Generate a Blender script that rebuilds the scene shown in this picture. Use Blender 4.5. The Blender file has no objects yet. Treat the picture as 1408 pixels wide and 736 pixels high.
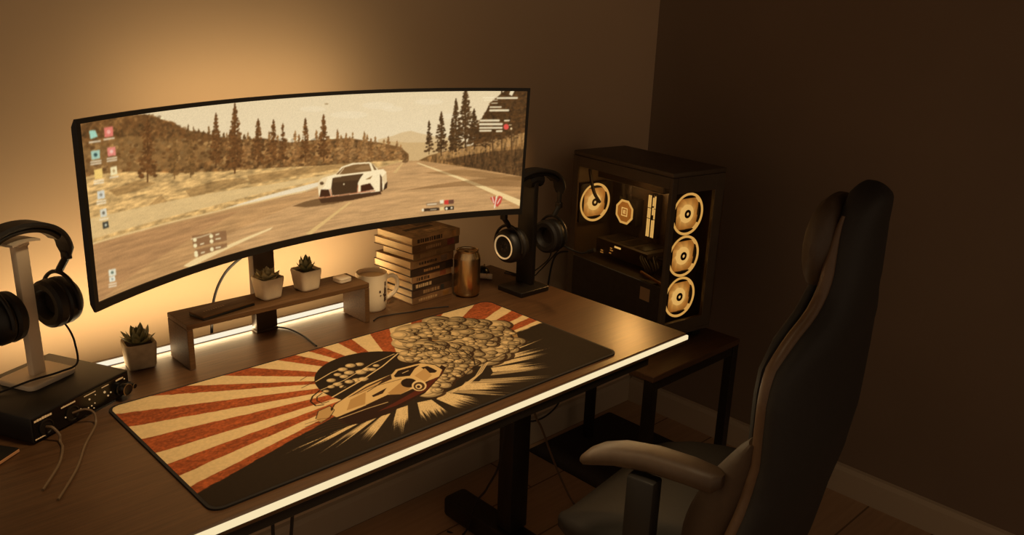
import bpy, bmesh, math, random
import numpy as np
from math import sin, cos, pi, radians, sqrt, atan2
from mathutils import Vector, Matrix

random.seed(5)
SC = bpy.context.scene
COL = SC.collection
Z0 = 0.74            # height of the desk top above the floor

# ------------------------------------------------------------------ helpers
def lin(c):
    return tuple(((v/255)/12.92 if v/255 <= .04045 else (((v/255)+.055)/1.055)**2.4) for v in c)

def material(name, color, rough=.6, metal=0.0, vary=0.0, scale=40.0, stretch=(1, 1, 1), bump=0.0, emit=None, estr=1.0,
             spec=.5, sheen=0.0, coat=0.0):
    m = bpy.data.materials.new(name); m.use_nodes = True
    nt = m.node_tree; N = nt.nodes; b = N['Principled BSDF']
    c = lin(color)
    b.inputs['Base Color'].default_value = (*c, 1)
    b.inputs['Roughness'].default_value = rough
    b.inputs['Metallic'].default_value = metal
    b.inputs['Specular IOR Level'].default_value = spec
    if sheen: b.inputs['Sheen Weight'].default_value = sheen
    if coat: b.inputs['Coat Weight'].default_value = coat
    if emit:
        b.inputs['Emission Color'].default_value = (*lin(emit), 1)
        b.inputs['Emission Strength'].default_value = estr
    if vary or bump:
        tc = N.new('ShaderNodeTexCoord'); mp = N.new('ShaderNodeMapping'); nz = N.new('ShaderNodeTexNoise')
        mp.inputs['Scale'].default_value = stretch
        nz.inputs['Scale'].default_value = scale; nz.inputs['Detail'].default_value = 5
        nt.links.new(tc.outputs['Object'], mp.inputs[0]); nt.links.new(mp.outputs[0], nz.inputs[0])
        if vary:
            r = N.new('ShaderNodeValToRGB')
            r.color_ramp.elements[0].position = .3; r.color_ramp.elements[1].position = .7
            r.color_ramp.elements[0].color = (*[v*(1-vary) for v in c], 1)
            r.color_ramp.elements[1].color = (*[min(1, v*(1+vary)) for v in c], 1)
            nt.links.new(nz.outputs['Fac'], r.inputs[0]); nt.links.new(r.outputs[0], b.inputs['Base Color'])
        if bump:
            bp = N.new('ShaderNodeBump'); bp.inputs['Strength'].default_value = bump; bp.inputs['Distance'].default_value = .002
            nt.links.new(nz.outputs['Fac'], bp.inputs['Height']); nt.links.new(bp.outputs[0], b.inputs['Normal'])
    return m

def glow(name, color, strength=1.0):
    m = bpy.data.materials.new(name); m.use_nodes = True
    nt = m.node_tree; nt.nodes.clear()
    e = nt.nodes.new('ShaderNodeEmission'); o = nt.nodes.new('ShaderNodeOutputMaterial')
    e.inputs[0].default_value = (*lin(color), 1); e.inputs[1].default_value = strength
    nt.links.new(e.outputs[0], o.inputs[0])
    return m

def glass(name, tint=(232, 214, 186)):
    m = bpy.data.materials.new(name); m.use_nodes = True
    nt = m.node_tree; nt.nodes.clear()
    t = nt.nodes.new('ShaderNodeBsdfTransparent'); g = nt.nodes.new('ShaderNodeBsdfGlossy')
    lw = nt.nodes.new('ShaderNodeLayerWeight'); mr = nt.nodes.new('ShaderNodeMapRange'); mx = nt.nodes.new('ShaderNodeMixShader'); o = nt.nodes.new('ShaderNodeOutputMaterial')
    t.inputs[0].default_value = (*lin(tint), 1); g.inputs['Roughness'].default_value = .06; g.inputs[0].default_value = (.8, .8, .8, 1)
    lw.inputs[0].default_value = .5; mr.inputs['From Min'].default_value = .55; mr.inputs['From Max'].default_value = 1.0
    mr.inputs['To Min'].default_value = .04; mr.inputs['To Max'].default_value = .5
    nt.links.new(lw.outputs['Facing'], mr.inputs['Value']); nt.links.new(mr.outputs[0], mx.inputs[0])
    nt.links.new(t.outputs[0], mx.inputs[1]); nt.links.new(g.outputs[0], mx.inputs[2]); nt.links.new(mx.outputs[0], o.inputs[0])
    return m

def attr_material(name, emission, rough=.85, strength=1.0):
    m = bpy.data.materials.new(name); m.use_nodes = True
    nt = m.node_tree; N = nt.nodes; b = N['Principled BSDF']
    a = N.new('ShaderNodeVertexColor'); a.layer_name = 'Col'
    b.inputs['Roughness'].default_value = rough
    if emission:
        b.inputs['Base Color'].default_value = (.005, .005, .005, 1); b.inputs['Specular IOR Level'].default_value = .1
        nt.links.new(a.outputs[0], b.inputs['Emission Color']); b.inputs['Emission Strength'].default_value = strength
    else:
        b.inputs['Specular IOR Level'].default_value = .15
        nt.links.new(a.outputs[0], b.inputs['Base Color'])
    return m

def obj(name, bm, m, parent=None, smooth=True, label=None, angle=35):
    me = bpy.data.meshes.new(name)
    bmesh.ops.recalc_face_normals(bm, faces=bm.faces[:])
    bm.to_mesh(me); bm.free()
    if smooth:
        me.shade_smooth(); me.set_sharp_from_angle(angle=radians(angle))
    ms = m if isinstance(m, (list, tuple)) else [m]
    for q in ms: me.materials.append(q)
    o = bpy.data.objects.new(name, me); COL.objects.link(o)
    if parent: o.parent = parent
    if label: o['label'] = label
    return o

def thing(name, label, cat, loc=(0, 0, 0), rz=0.0, group=None):
    o = bpy.data.objects.new(name, None); COL.objects.link(o)
    o.empty_display_size = .05
    o.location = loc; o.rotation_euler = (0, 0, rz); o['label'] = label; o['category'] = cat
    if group: o['group'] = group
    return o

def tag(o, label, cat, group=None):
    o['label'] = label; o['category'] = cat
    if group: o['group'] = group
    return o

def struct(name, bm, m):
    o = obj(name, bm, m, smooth=False); o['kind'] = 'structure'; return o

def NB(): return bmesh.new()

def box(bm, x0, x1, y0, y1, z0, z1, bev=0.0, seg=2, M=None):
    r = bmesh.ops.create_cube(bm, size=1.0)
    vs = r['verts']
    for v in vs:
        v.co = Vector(((x0+x1)/2+v.co.x*(x1-x0), (y0+y1)/2+v.co.y*(y1-y0), (z0+z1)/2+v.co.z*(z1-z0)))
    if bev:
        es = list({e for v in vs for e in v.link_edges})
        q = bmesh.ops.bevel(bm, geom=es, offset=bev, segments=seg, affect='EDGES', profile=.5)
        vs = list({v for f in q['faces'] for v in f.verts})
    if M is not None:
        allv = set(vs); st = list(vs)
        while st:
            v = st.pop()
            for e in v.link_edges:
                w = e.other_vert(v)
                if w not in allv: allv.add(w); st.append(w)
        for v in allv: v.co = M @ v.co
    return bm

def ring_loft(bm, rings, close_ends=True, closed=False):
    R = [[bm.verts.new(Vector(c)) for c in r] for r in rings]
    n = len(R[0])
    for i in range(len(R)-(0 if closed else 1)):
        a, b = R[i], R[(i+1) % len(R)]
        for j in range(n):
            try: bm.faces.new((a[j], a[(j+1) % n], b[(j+1) % n], b[j]))
            except ValueError: pass
    if close_ends and not closed:
        bm.faces.new(list(reversed(R[0]))); bm.faces.new(R[-1])
    return R

def lathe(bm, prof, seg=32, M=None, closed=False):
    """prof = [(r, z)...] turned about local z; M places it"""
    rings = []
    for r, z in prof:
        r = max(r, 1e-5)
        rings.append([(M @ Vector((r*cos(2*pi*k/seg), r*sin(2*pi*k/seg), z))) if M else Vector((r*cos(2*pi*k/seg), r*sin(2*pi*k/seg), z)) for k in range(seg)])
    ring_loft(bm, rings, close_ends=not closed, closed=closed)
    return bm

def spline(pts, n=8):
    P = [Vector(p) for p in pts]
    if len(P) < 3: return P
    out = []
    for i in range(len(P)-1):
        p0 = P[max(i-1, 0)]; p1 = P[i]; p2 = P[i+1]; p3 = P[min(i+2, len(P)-1)]
        for k in range(n):
            t = k/n
            out.append(.5*((2*p1)+(p2-p0)*t+(2*p0-5*p1+4*p2-p3)*t*t+(3*p1-p0-3*p2+p3)*t**3))
    out.append(P[-1]); return out

def sweep(bm, path, shape, scale=None, up=Vector((0, 0, 1))):
    """shape = [(a, b)...] section in the (side, up) frame of the path"""
    rings = []
    n = len(path); prev = None
    for i, p in enumerate(path):
        t = (path[min(i+1, n-1)]-path[max(i-1, 0)]).normalized()
        u = prev if prev is not None else up
        s = t.cross(u)
        if s.length < 1e-4: s = t.cross(Vector((1, 0, 0)))
        s.normalize(); w = s.cross(t).normalized(); prev = w
        k = scale[i] if scale else 1.0
        rings.append([p+s*a*k+w*b*k for a, b in shape])
    ring_loft(bm, rings)

def tube(bm, pts, r, seg=8, n=8, scale=None):
    path = spline(pts, n)
    sweep(bm, path, [(r*cos(2*pi*k/seg), r*sin(2*pi*k/seg)) for k in range(seg)], scale)
    return bm

def prism(bm, poly, z0, z1, M=None):
    a = [bm.verts.new((M @ Vector((x, y, z0))) if M else (x, y, z0)) for x, y in poly]
    b = [bm.verts.new((M @ Vector((x, y, z1))) if M else (x, y, z1)) for x, y in poly]
    n = len(poly)
    for i in range(n): bm.faces.new((a[i], a[(i+1) % n], b[(i+1) % n], b[i]))
    bm.faces.new(list(reversed(a))); bm.faces.new(b)
    return bm

def rrect(x0, x1, y0, y1, r, n=6):
    out = []
    for cx, cy, a0 in ((x1-r, y1-r, 0), (x0+r, y1-r, 90), (x0+r, y0+r, 180), (x1-r, y0+r, 270)):
        for k in range(n+1):
            a = radians(a0+90*k/n); out.append((cx+r*cos(a), cy+r*sin(a)))
    return out

AX_X = Matrix(((0, 0, 1, 0), (1, 0, 0, 0), (0, 1, 0, 0), (0, 0, 0, 1)))      # local z -> world x
AX_NY = Matrix(((1, 0, 0, 0), (0, 0, -1, 0), (0, 1, 0, 0), (0, 0, 0, 1)))    # local z -> world -y

# ------------------------------------------------------------------ painter: colours on a dense vertex grid (print / screen content)
class Paint:
    def __init__(self, W, H, nx, ny):
        self.W, self.H, self.nx, self.ny = W, H, nx, ny
        self.x = np.linspace(0, W, nx); self.y = np.linspace(0, H, ny)
        self.X, self.Y = np.meshgrid(self.x, self.y)
        self.C = np.zeros((ny, nx, 3)); self.rs = np.random.RandomState(3)
    def win(self, x0, x1, y0, y1):
        i0 = max(0, int(np.searchsorted(self.x, x0))-1); i1 = min(self.nx, int(np.searchsorted(self.x, x1))+1)
        j0 = max(0, int(np.searchsorted(self.y, y0))-1); j1 = min(self.ny, int(np.searchsorted(self.y, y1))+1)
        return slice(j0, j1), slice(i0, i1)
    def inside(self, pts, w):
        X, Y = self.X[w], self.Y[w]; dx = self.x[1]/4; dy = self.y[1]/4
        acc = np.zeros(X.shape)
        for ox, oy in ((-dx, -dy), (dx, -dy), (-dx, dy), (dx, dy)):
            ins = np.zeros(X.shape, bool); n = len(pts)
            for k in range(n):
                xa, ya = pts[k]; xb, yb = pts[(k+1) % n]
                if ya == yb: continue
                c = ((ya > Y+oy) != (yb > Y+oy)) & (X+ox < (xb-xa)*(Y+oy-ya)/(yb-ya)+xa)
                ins ^= c
            acc += ins
        return acc/4
    def put(self, w, m, col):
        self.C[w] = self.C[w]*(1-m[..., None])+np.array(col, float)*m[..., None]
    def poly(self, col, a, pts):
        P = np.array(pts); w = self.win(P[:, 0].min(), P[:, 0].max(), P[:, 1].min(), P[:, 1].max())
        if self.X[w].size: self.put(w, self.inside(pts, w)*a, col)
    def segd(self, w, a, b):
        X, Y = self.X[w], self.Y[w]; d = (b[0]-a[0], b[1]-a[1]); L = d[0]**2+d[1]**2+1e-12
        t = np.clip(((X-a[0])*d[0]+(Y-a[1])*d[1])/L, 0, 1)
        return np.hypot(X-a[0]-t*d[0], Y-a[1]-t*d[1])
    def line(self, col, wd, a, pts):
        P = np.array(pts); w = self.win(P[:, 0].min()-wd, P[:, 0].max()+wd, P[:, 1].min()-wd, P[:, 1].max()+wd)
        if not self.X[w].size: return
        D = np.full(self.X[w].shape, 9.)
        for k in range(len(pts)-1): D = np.minimum(D, self.segd(w, pts[k], pts[k+1]))
        px = self.x[1]
        self.put(w, np.clip((wd/2-D)/px+.5, 0, 1)*a*min(1, wd/px), col)
    def disc(self, col, a, cx, cy, r, ry=None):
        ry = ry or r; w = self.win(cx-r*1.1, cx+r*1.1, cy-ry*1.1, cy+ry*1.1)
        if not self.X[w].size: return
        D = np.hypot((self.X[w]-cx)/r, (self.Y[w]-cy)/ry)
        self.put(w, np.clip((1-D)*r/self.x[1]+.5, 0, 1)*a, col)
    def noise(self, sx, sy, seed):
        rs = np.random.RandomState(seed); out = np.zeros((self.ny, self.nx)); amp = 1; tot = 0
        for o in range(3):
            gx = max(2, int(self.W/sx*2**o)+2); gy = max(2, int(self.H/sy*2**o)+2)
            g = rs.rand(gy, gx)
            u = np.linspace(0, gx-1.001, self.nx); v = np.linspace(0, gy-1.001, self.ny)
            i = u.astype(int); j = v.astype(int); fu = u-i; fv = (v-j)[:, None]
            fu = fu*fu*(3-2*fu); fv = fv*fv*(3-2*fv)
            A = g[j][:, i]*(1-fu)+g[j][:, i+1]*fu; B = g[j+1][:, i]*(1-fu)+g[j+1][:, i+1]*fu
            out += amp*(A*(1-fv)+B*fv); tot += amp; amp *= .6
        return out/tot
    def tree(self, col, b, t, wd):
        h = t[1]-b[1]; rs = self.rs; c = np.array(col, float)
        self.line(tuple(c*.9), max(.0014, wd*.06), 1, [b, t])
        n = int(max(16, h*wd*52000))
        for k in range(n):
            f = rs.rand()**.85; y = b[1]+h*(.1+.88*f)
            tier = .62+.38*abs(sin(f*h*260+b[0]*90))
            env = (wd*.5*(1-f)**.8*tier+wd*.02)
            x = b[0]+(t[0]-b[0])*f+env*rs.uniform(-1, 1)*rs.uniform(.5, 1)
            r = rs.uniform(.0012, .0030)*(1.15-.6*f)
            self.disc(tuple(c*rs.uniform(.78, 1.22)), .88, x, y-abs(x-b[0])*.25, r*1.5, r*.85)
    def foliage(self, col, n, sz, var, pts):
        rs = self.rs; P = np.array(pts); c = np.array(col, float); k = 0
        while k < n:
            x, y = rs.uniform(P[:, 0].min(), P[:, 0].max()), rs.uniform(P[:, 1].min(), P[:, 1].max()); ins = False
            for i in range(len(pts)):
                (xa, ya), (xb, yb) = pts[i], pts[(i+1) % len(pts)]
                if (ya > y) != (yb > y) and x < (xb-xa)*(y-ya)/(yb-ya)+xa: ins = not ins
            if not ins: continue
            k += 1; r = sz*rs.uniform(.35, 1)
            self.disc(tuple(c*rs.uniform(1-var, 1+var)), .6, x, y, r*1.3, r*.75)
    def soften(self):
        for ax in (0, 1):
            self.C = (np.roll(self.C, 1, ax)+2*self.C+np.roll(self.C, -1, ax))/4 if False else np.apply_along_axis(lambda v: np.convolve(np.pad(v, 1, 'edge'), (.22, .56, .22), 'valid'), ax, self.C)
    def puff(self, col, r, c, shade=1.0):
        col = np.array(col, float)
        self.disc((54, 36, 21), .9, c[0]+r*.08, c[1]-r*.11, r*1.1+.0006)
        self.disc(tuple(col*.66*shade), 1, c[0], c[1], r)
        self.disc(tuple(col*.86*shade), 1, c[0]-r*.12, c[1]+r*.12, r*.84)
        if r > .014:
            self.disc(tuple(col*.6*shade), .8, c[0]-r*.1, c[1]+r*.16, r*.66)
            self.disc(tuple(col*.9*shade), 1, c[0]-r*.16, c[1]+r*.22, r*.6)
        self.disc(tuple(np.minimum(col*1.03*shade, 255)), .9, c[0]-r*.24, c[1]+r*.28, r*.42)
    def brush(self, col, a, r1, r2, t1, t2, seed):
        pts = [r1, t1, t2, r2]; P = np.array(pts)
        w = self.win(P[:, 0].min(), P[:, 0].max(), P[:, 1].min(), P[:, 1].max())
        if not self.X[w].size: return
        rm = ((r1[0]+r2[0])/2, (r1[1]+r2[1])/2); tm = ((t1[0]+t2[0])/2, (t1[1]+t2[1])/2)
        d = (tm[0]-rm[0], tm[1]-rm[1]); L = sqrt(d[0]**2+d[1]**2); d = (d[0]/L, d[1]/L)
        u = ((self.X[w]-rm[0])*d[0]+(self.Y[w]-rm[1])*d[1])/L
        s = (-(self.X[w]-rm[0])*d[1]+(self.Y[w]-rm[1])*d[0])
        rs = np.random.RandomState(seed); g = rs.rand(600)
        st = g[np.clip((s*700+300).astype(int), 0, 599)]*.6+g[np.clip((s*300+200).astype(int), 0, 599)]*.4
        g2 = rs.rand(self.X[w].shape[0], self.X[w].shape[1])
        m = np.clip((1.02-u-.75*st*np.clip(u*1.3, 0, 1))*3, 0, 1)*np.clip(.75+.5*g2, 0, 1)
        self.put(w, self.inside(pts, w)*m*a, col)
    def scatter(self, seed, n, r0, r1, pts):
        rs = np.random.RandomState(seed); P = np.array(pts)
        self.poly((150, 118, 74), 1, pts)
        x0, x1, y0, y1 = P[:, 0].min(), P[:, 0].max(), P[:, 1].min(), P[:, 1].max()
        Q = []
        while len(Q) < n:
            x, y = rs.uniform(x0, x1), rs.uniform(y0, y1); ins = False
            for k in range(len(pts)):
                (xa, ya), (xb, yb) = pts[k], pts[(k+1) % len(pts)]
                if (ya > y) != (yb > y) and x < (xb-xa)*(y-ya)/(yb-ya)+xa: ins = not ins
            if ins: Q.append((x, y))
        Rr = np.sort(r0+(r1-r0)*rs.rand(n)**1.8)[::-1]
        for (x, y), r in zip(Q, Rr):
            f = (x-x0)/(x1-x0)
            self.puff((220, 190, 138), r*(1-.3*f), (x, y), 1.02-.34*f*rs.rand()-.1*rs.rand())
    def run(self, ops):
        for i, o in enumerate(ops):
            k = o[0]
            if k == 'P': self.poly(o[1], o[2], o[3])
            elif k == 'L': self.line(o[1], o[2], o[3], o[4])
            elif k == 'T': self.tree(o[1], o[2], o[3], o[4])
            elif k == 'U': self.puff(o[1], o[2], o[3])
            elif k == 'F': self.foliage(*o[1:])
            elif k == 'B': self.brush(o[1], o[2], *o[3], seed=i)
            elif k == 'S': self.scatter(*o[1:])
            elif k == 'G':
                f = (self.Y/self.H)[..., None]; self.C[:] = np.array(o[2], float)*(1-f)+np.array(o[1], float)*f
            elif k == 'N':
                P = np.array(o[5]); w = self.win(P[:, 0].min(), P[:, 0].max(), P[:, 1].min(), P[:, 1].max())
                m = self.inside(o[5], w); nz = self.noise(o[2], o[3], o[4])[w]
                self.C[w] *= (1+(m*(nz-.5)*2*o[1]))[..., None]
        self.C = np.clip(self.C, 0, 255)
    def mesh(self, name, points, keep=None):
        """points = (ny*nx, 3) positions"""
        nx, ny = self.nx, self.ny
        i = np.arange(nx-1); j = np.arange(ny-1); I, J = np.meshgrid(i, j)
        a = (J*nx+I).ravel(); quads = np.stack([a, a+1, a+1+nx, a+nx], 1)
        if keep is not None: quads = quads[keep.ravel()[quads].all(1)]
        me = bpy.data.meshes.new(name)
        me.vertices.add(nx*ny); me.vertices.foreach_set('co', points.astype(np.float32).ravel())
        nq = len(quads)
        me.loops.add(nq*4); me.loops.foreach_set('vertex_index', quads.astype(np.int32).ravel())
        me.polygons.add(nq); me.polygons.foreach_set('loop_start', np.arange(0, nq*4, 4, dtype=np.int32))
        me.update(calc_edges=True); me.validate()
        if keep is not None:
            bm = NB(); bm.from_mesh(me)
            bmesh.ops.delete(bm, geom=[v for v in bm.verts if not v.link_faces], context='VERTS')
            # colours are set below on the surviving vertices
            bm.to_mesh(me); bm.free()
        c = self.C/255.; L = np.where(c <= .04045, c/12.92, ((c+.055)/1.055)**2.4).reshape(-1, 3)
        if keep is not None:
            used = np.zeros(nx*ny, bool); used[quads.ravel()] = True; L = L[used]
        at = me.color_attributes.new('Col', 'FLOAT_COLOR', 'POINT')
        at.data.foreach_set('color', np.concatenate([L, np.ones((len(L), 1))], 1).astype(np.float32).ravel())
        me.shade_smooth()
        return me
SCREEN_ART = [
('G',(230,206,162),(240,220,184)),
('P',(244,226,190),0.3,[(0.6842,0.2488),(0.6823,0.2465),(0.6769,0.2446),(0.6684,0.2433),(0.6576,0.2427),(0.6457,0.2428),(0.6339,0.2437),(0.6232,0.2453),(0.6147,0.2473),(0.6093,0.2496),(0.6074,0.252),(0.6093,0.2542),(0.6147,0.256),(0.6231,0.2572),(0.6337,0.2578),(0.6456,0.2577),(0.6574,0.2569),(0.6682,0.2554),(0.6767,0.2535),(0.6823,0.2512)]),
('P',(244,226,190),0.3,[(0.7055,0.2404),(0.7043,0.2386),(0.7009,0.237),(0.6954,0.2359),(0.6886,0.2353),(0.6809,0.2353),(0.6733,0.2359),(0.6664,0.2371),(0.661,0.2386),(0.6575,0.2405),(0.6562,0.2424),(0.6574,0.2442),(0.6609,0.2457),(0.6663,0.2468),(0.6731,0.2474),(0.6807,0.2474),(0.6883,0.2468),(0.6952,0.2457),(0.7007,0.2441),(0.7043,0.2423)]),
('P',(244,226,190),0.3,[(0.6214,0.2321),(0.6192,0.2299),(0.6128,0.2282),(0.6028,0.2272),(0.5902,0.2268),(0.5763,0.2273),(0.5625,0.2285),(0.55,0.2304),(0.5402,0.2326),(0.5339,0.235),(0.5318,0.2374),(0.5339,0.2394),(0.5403,0.241),(0.5501,0.242),(0.5625,0.2423),(0.5764,0.2419),(0.5902,0.2408),(0.6028,0.2391),(0.6128,0.2369),(0.6192,0.2345)]),
('P',(244,226,190),0.3,[(0.8046,0.2531),(0.8029,0.2512),(0.7979,0.2495),(0.79,0.2483),(0.7801,0.2477),(0.7691,0.2476),(0.7581,0.2482),(0.7482,0.2494),(0.7403,0.251),(0.7352,0.2528),(0.7334,0.2547),(0.7351,0.2566),(0.7401,0.2582),(0.7479,0.2593),(0.7577,0.26),(0.7687,0.26),(0.7797,0.2595),(0.7897,0.2584),(0.7976,0.2569),(0.8027,0.255)]),
('P',(244,226,190),0.3,[(0.5217,0.2494),(0.5202,0.2477),(0.5158,0.2464),(0.509,0.2456),(0.5005,0.2453),(0.4912,0.2457),(0.4818,0.2466),(0.4734,0.248),(0.4668,0.2496),(0.4625,0.2515),(0.4611,0.2533),(0.4626,0.2549),(0.4669,0.2561),(0.4736,0.2569),(0.482,0.2572),(0.4914,0.2569),(0.5007,0.256),(0.5092,0.2547),(0.5159,0.2531),(0.5202,0.2512)]),
('P',(244,226,190),0.3,[(0.8527,0.2204),(0.8514,0.2184),(0.8474,0.2167),(0.841,0.2155),(0.833,0.2148),(0.8241,0.2147),(0.8152,0.2153),(0.8071,0.2164),(0.8007,0.218),(0.7966,0.2199),(0.7951,0.2219),(0.7964,0.2238),(0.8004,0.2254),(0.8067,0.2267),(0.8147,0.2273),(0.8236,0.2274),(0.8325,0.2269),(0.8406,0.2258),(0.847,0.2243),(0.8512,0.2224)]),
('P',(214,180,128),0.8,[(0.6465,0.1794),(0.6819,0.1848),(0.7049,0.1912),(0.7262,0.1932),(0.7533,0.1856),(0.7896,0.1776),(0.8441,0.1722),(0.8468,0.1145),(0.6472,0.1285)]),
('P',(204,166,110),0.8,[(0.6114,0.1698),(0.6643,0.1751),(0.7179,0.1686),(0.79,0.1648),(0.8628,0.1617),(0.8653,0.1119),(0.6116,0.1302)]),
('P',(124,86,46),1,[(-0.0243,0.2811),(0.0053,0.2793),(0.058,0.2791),(0.1293,0.2742),(0.1493,0.2686),(0.1607,0.2626),(0.184,0.2553),(0.2013,0.2437),(0.2191,0.2367),(0.2466,0.231),(0.2773,0.2198),(0.3247,0.2091),(0.3734,0.2064),(0.4394,0.1912),(0.5073,0.1904),(0.5763,0.1876),(0.6466,0.1733),(0.7002,0.1603),(0.7221,0.1431),(0.7226,0.124),(0.5064,0.1263),(0.2712,0.1243),(-0.044,0.1459)]),
('N',0.55,0.01,0.006,1,[(-0.0243,0.2811),(0.151,0.2707),(0.2191,0.2367),(0.3247,0.2091),(0.5763,0.1876),(0.7185,0.1465),(0.719,0.1242),(0.5064,0.1263),(0.2712,0.1243),(-0.044,0.1459)]),
('P',(148,108,60),0.55,[(-0.029,0.2489),(0.0394,0.2424),(0.0971,0.2452),(0.1842,0.2216),(0.261,0.2116),(0.2747,0.1789),(0.1804,0.1782),(0.0909,0.1888),(-0.0349,0.2081)]),
('T',(132,90.0,48.0),(0.2742,0.1712),(0.2781,0.2324),0.019),
('T',(137,94.25,51.0),(0.2933,0.1686),(0.2966,0.224),0.0192),
('T',(142,98.5,54.0),(0.3126,0.166),(0.3154,0.2154),0.0193),
('T',(147,102.75,57.0),(0.3321,0.1635),(0.3343,0.2067),0.0196),
('T',(152,107.0,60.0),(0.3402,0.1624),(0.3431,0.2203),0.0195),
('T',(157,111.25,63.0),(0.3599,0.16),(0.3622,0.2116),0.0198),
('T',(136,93.4,50.4),(0.3797,0.1575),(0.3815,0.2028),0.0199),
('T',(141,97.65,53.4),(0.388,0.1565),(0.3903,0.2168),0.02),
('T',(146,101.9,56.4),(0.408,0.1542),(0.4098,0.208),0.0201),
('T',(151,106.15,59.4),(0.4282,0.1518),(0.4296,0.1992),0.0202),
('T',(156,110.4,62.4),(0.4484,0.1496),(0.4501,0.2126),0.0203),
('T',(135,92.55,49.8),(0.4569,0.1486),(0.4583,0.2048),0.0204),
('T',(140,96.8,52.8),(0.4774,0.1465),(0.4784,0.1959),0.0206),
('T',(145,101.05,55.8),(0.498,0.1443),(0.499,0.2098),0.0206),
('T',(150,105.3,58.8),(0.5066,0.1434),(0.5074,0.2019),0.0207),
('T',(155,109.55,61.8),(0.5274,0.1414),(0.5279,0.193),0.0208),
('T',(134,91.7,49.2),(0.5483,0.1394),(0.5487,0.2073),0.0209),
('T',(139,95.95,52.2),(0.5693,0.1375),(0.5694,0.1984),0.0211),
('T',(144,100.2,55.2),(0.578,0.1367),(0.5781,0.1902),0.0211),
('T',(149,104.45,58.2),(0.5992,0.1349),(0.599,0.179),0.0212),
('T',(154,108.7,61.2),(0.6204,0.1331),(0.62,0.1918),0.0213),
('T',(133,90.85,48.6),(0.6293,0.1324),(0.6289,0.1828),0.0213),
('T',(138,95.1,51.6),(0.6507,0.1308),(0.6502,0.1714),0.0214),
('T',(143,99.35,54.6),(0.6722,0.1292),(0.6712,0.1847),0.0215),
('T',(148,103.6,57.6),(0.6937,0.1277),(0.6928,0.1734),0.0216),
('T',(153,107.85,60.6),(0.7027,0.1271),(0.7019,0.1641),0.0217),
('T',(112,78,42),(0.1602,0.2249),(0.1634,0.26),0.0119),
('T',(112,78,42),(0.1706,0.2235),(0.1735,0.2554),0.0119),
('T',(112,78,42),(0.1811,0.222),(0.1836,0.2508),0.0121),
('T',(112,78,42),(0.1917,0.2206),(0.1939,0.2461),0.0121),
('T',(112,78,42),(0.2023,0.2192),(0.2041,0.2414),0.0122),
('T',(112,78,42),(0.213,0.2178),(0.2154,0.2475),0.0122),
('T',(112,78,42),(0.2237,0.2164),(0.2258,0.2428),0.0123),
('T',(112,78,42),(0.2345,0.215),(0.2362,0.238),0.0123),
('T',(112,78,42),(0.2454,0.2136),(0.2468,0.2332),0.0124),
('T',(112,78,42),(0.2563,0.2122),(0.2581,0.2395),0.0125),
('T',(112,78,42),(0.2672,0.2108),(0.2688,0.2347),0.0125),
('T',(112,78,42),(0.2782,0.2094),(0.2795,0.2299),0.0126),
('T',(112,78,42),(0.2893,0.2081),(0.2903,0.2249),0.0126),
('T',(112,78,42),(0.3004,0.2067),(0.3012,0.22),0.0127),
('T',(112,78,42),(0.3116,0.2054),(0.3128,0.2266),0.0128),
('T',(112,78,42),(0.3228,0.204),(0.3237,0.2217),0.0128),
('T',(112,78,42),(0.3341,0.2027),(0.3348,0.2166),0.0129),
('T',(112,78,42),(0.3454,0.2014),(0.3459,0.2116),0.013),
('F',(112,74,38),300,0.0045,0.25,[(-0.0243,0.2811),(0.058,0.2791),(0.1511,0.2718),(0.2013,0.2437),(0.2773,0.2198),(0.3247,0.2091),(0.3241,0.1986),(0.1999,0.2268),(0.0971,0.2452),(-0.0284,0.2529)]),
('F',(168,126,74),260,0.0045,0.25,[(-0.021,0.2476),(0.0968,0.243),(0.277,0.2147),(0.5072,0.1846),(0.6467,0.1671),(0.7093,0.1534),(0.7098,0.1313),(0.5064,0.1322),(0.273,0.1531),(0.0909,0.1888),(-0.0275,0.2024)]),
('F',(104,68,34),200,0.0045,0.25,[(-0.021,0.2476),(0.0966,0.2408),(0.2767,0.2096),(0.5071,0.1789),(0.5065,0.138),(0.2732,0.1557),(0.0909,0.1888),(-0.0275,0.2024)]),
('P',(204,162,100),1,[(-0.0367,0.1957),(0.0195,0.1975),(0.0909,0.1888),(0.1798,0.1709),(0.2734,0.1582),(0.371,0.1493),(0.5065,0.138),(0.6471,0.1331),(0.7225,0.1304),(0.683,0.1239),(0.5061,0.1055),(0.2688,0.0873),(-0.0089,0.0919),(-0.0511,0.0985)]),
('N',0.42,0.016,0.0035,2,[(-0.0367,0.1957),(0.0909,0.1888),(0.2734,0.1582),(0.5065,0.138),(0.7225,0.1304),(0.683,0.1239),(0.5061,0.1055),(0.2688,0.0873),(-0.0089,0.0919),(-0.0511,0.0985)]),
('P',(126,88,46),0.5,[(0.0445,0.1679),(0.104,0.1724),(0.1405,0.1608),(0.1022,0.1561),(0.0577,0.1559)]),
('P',(120,84,44),0.45,[(0.2003,0.1372),(0.2563,0.1427),(0.321,0.1389),(0.3452,0.1283),(0.2712,0.1243),(0.2102,0.1225)]),
('P',(140,100,54),0.5,[(0.3375,0.1404),(0.5065,0.138),(0.6115,0.1363),(0.6116,0.1286),(0.489,0.1254),(0.3449,0.1229)]),
('P',(128,90,48),0.4,[(0.122,0.128),(0.1492,0.1395),(0.1687,0.1156),(0.1464,0.1103)]),
('P',(222,186,126),0.85,[(-0.0146,0.1341),(0.1143,0.1272),(0.2549,0.122),(0.3865,0.1164),(0.5062,0.1174),(0.6116,0.124),(0.6117,0.1178),(0.5061,0.1085),(0.3691,0.1023),(0.2533,0.0984),(0.1114,0.0985),(-0.0105,0.1015)]),
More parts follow.
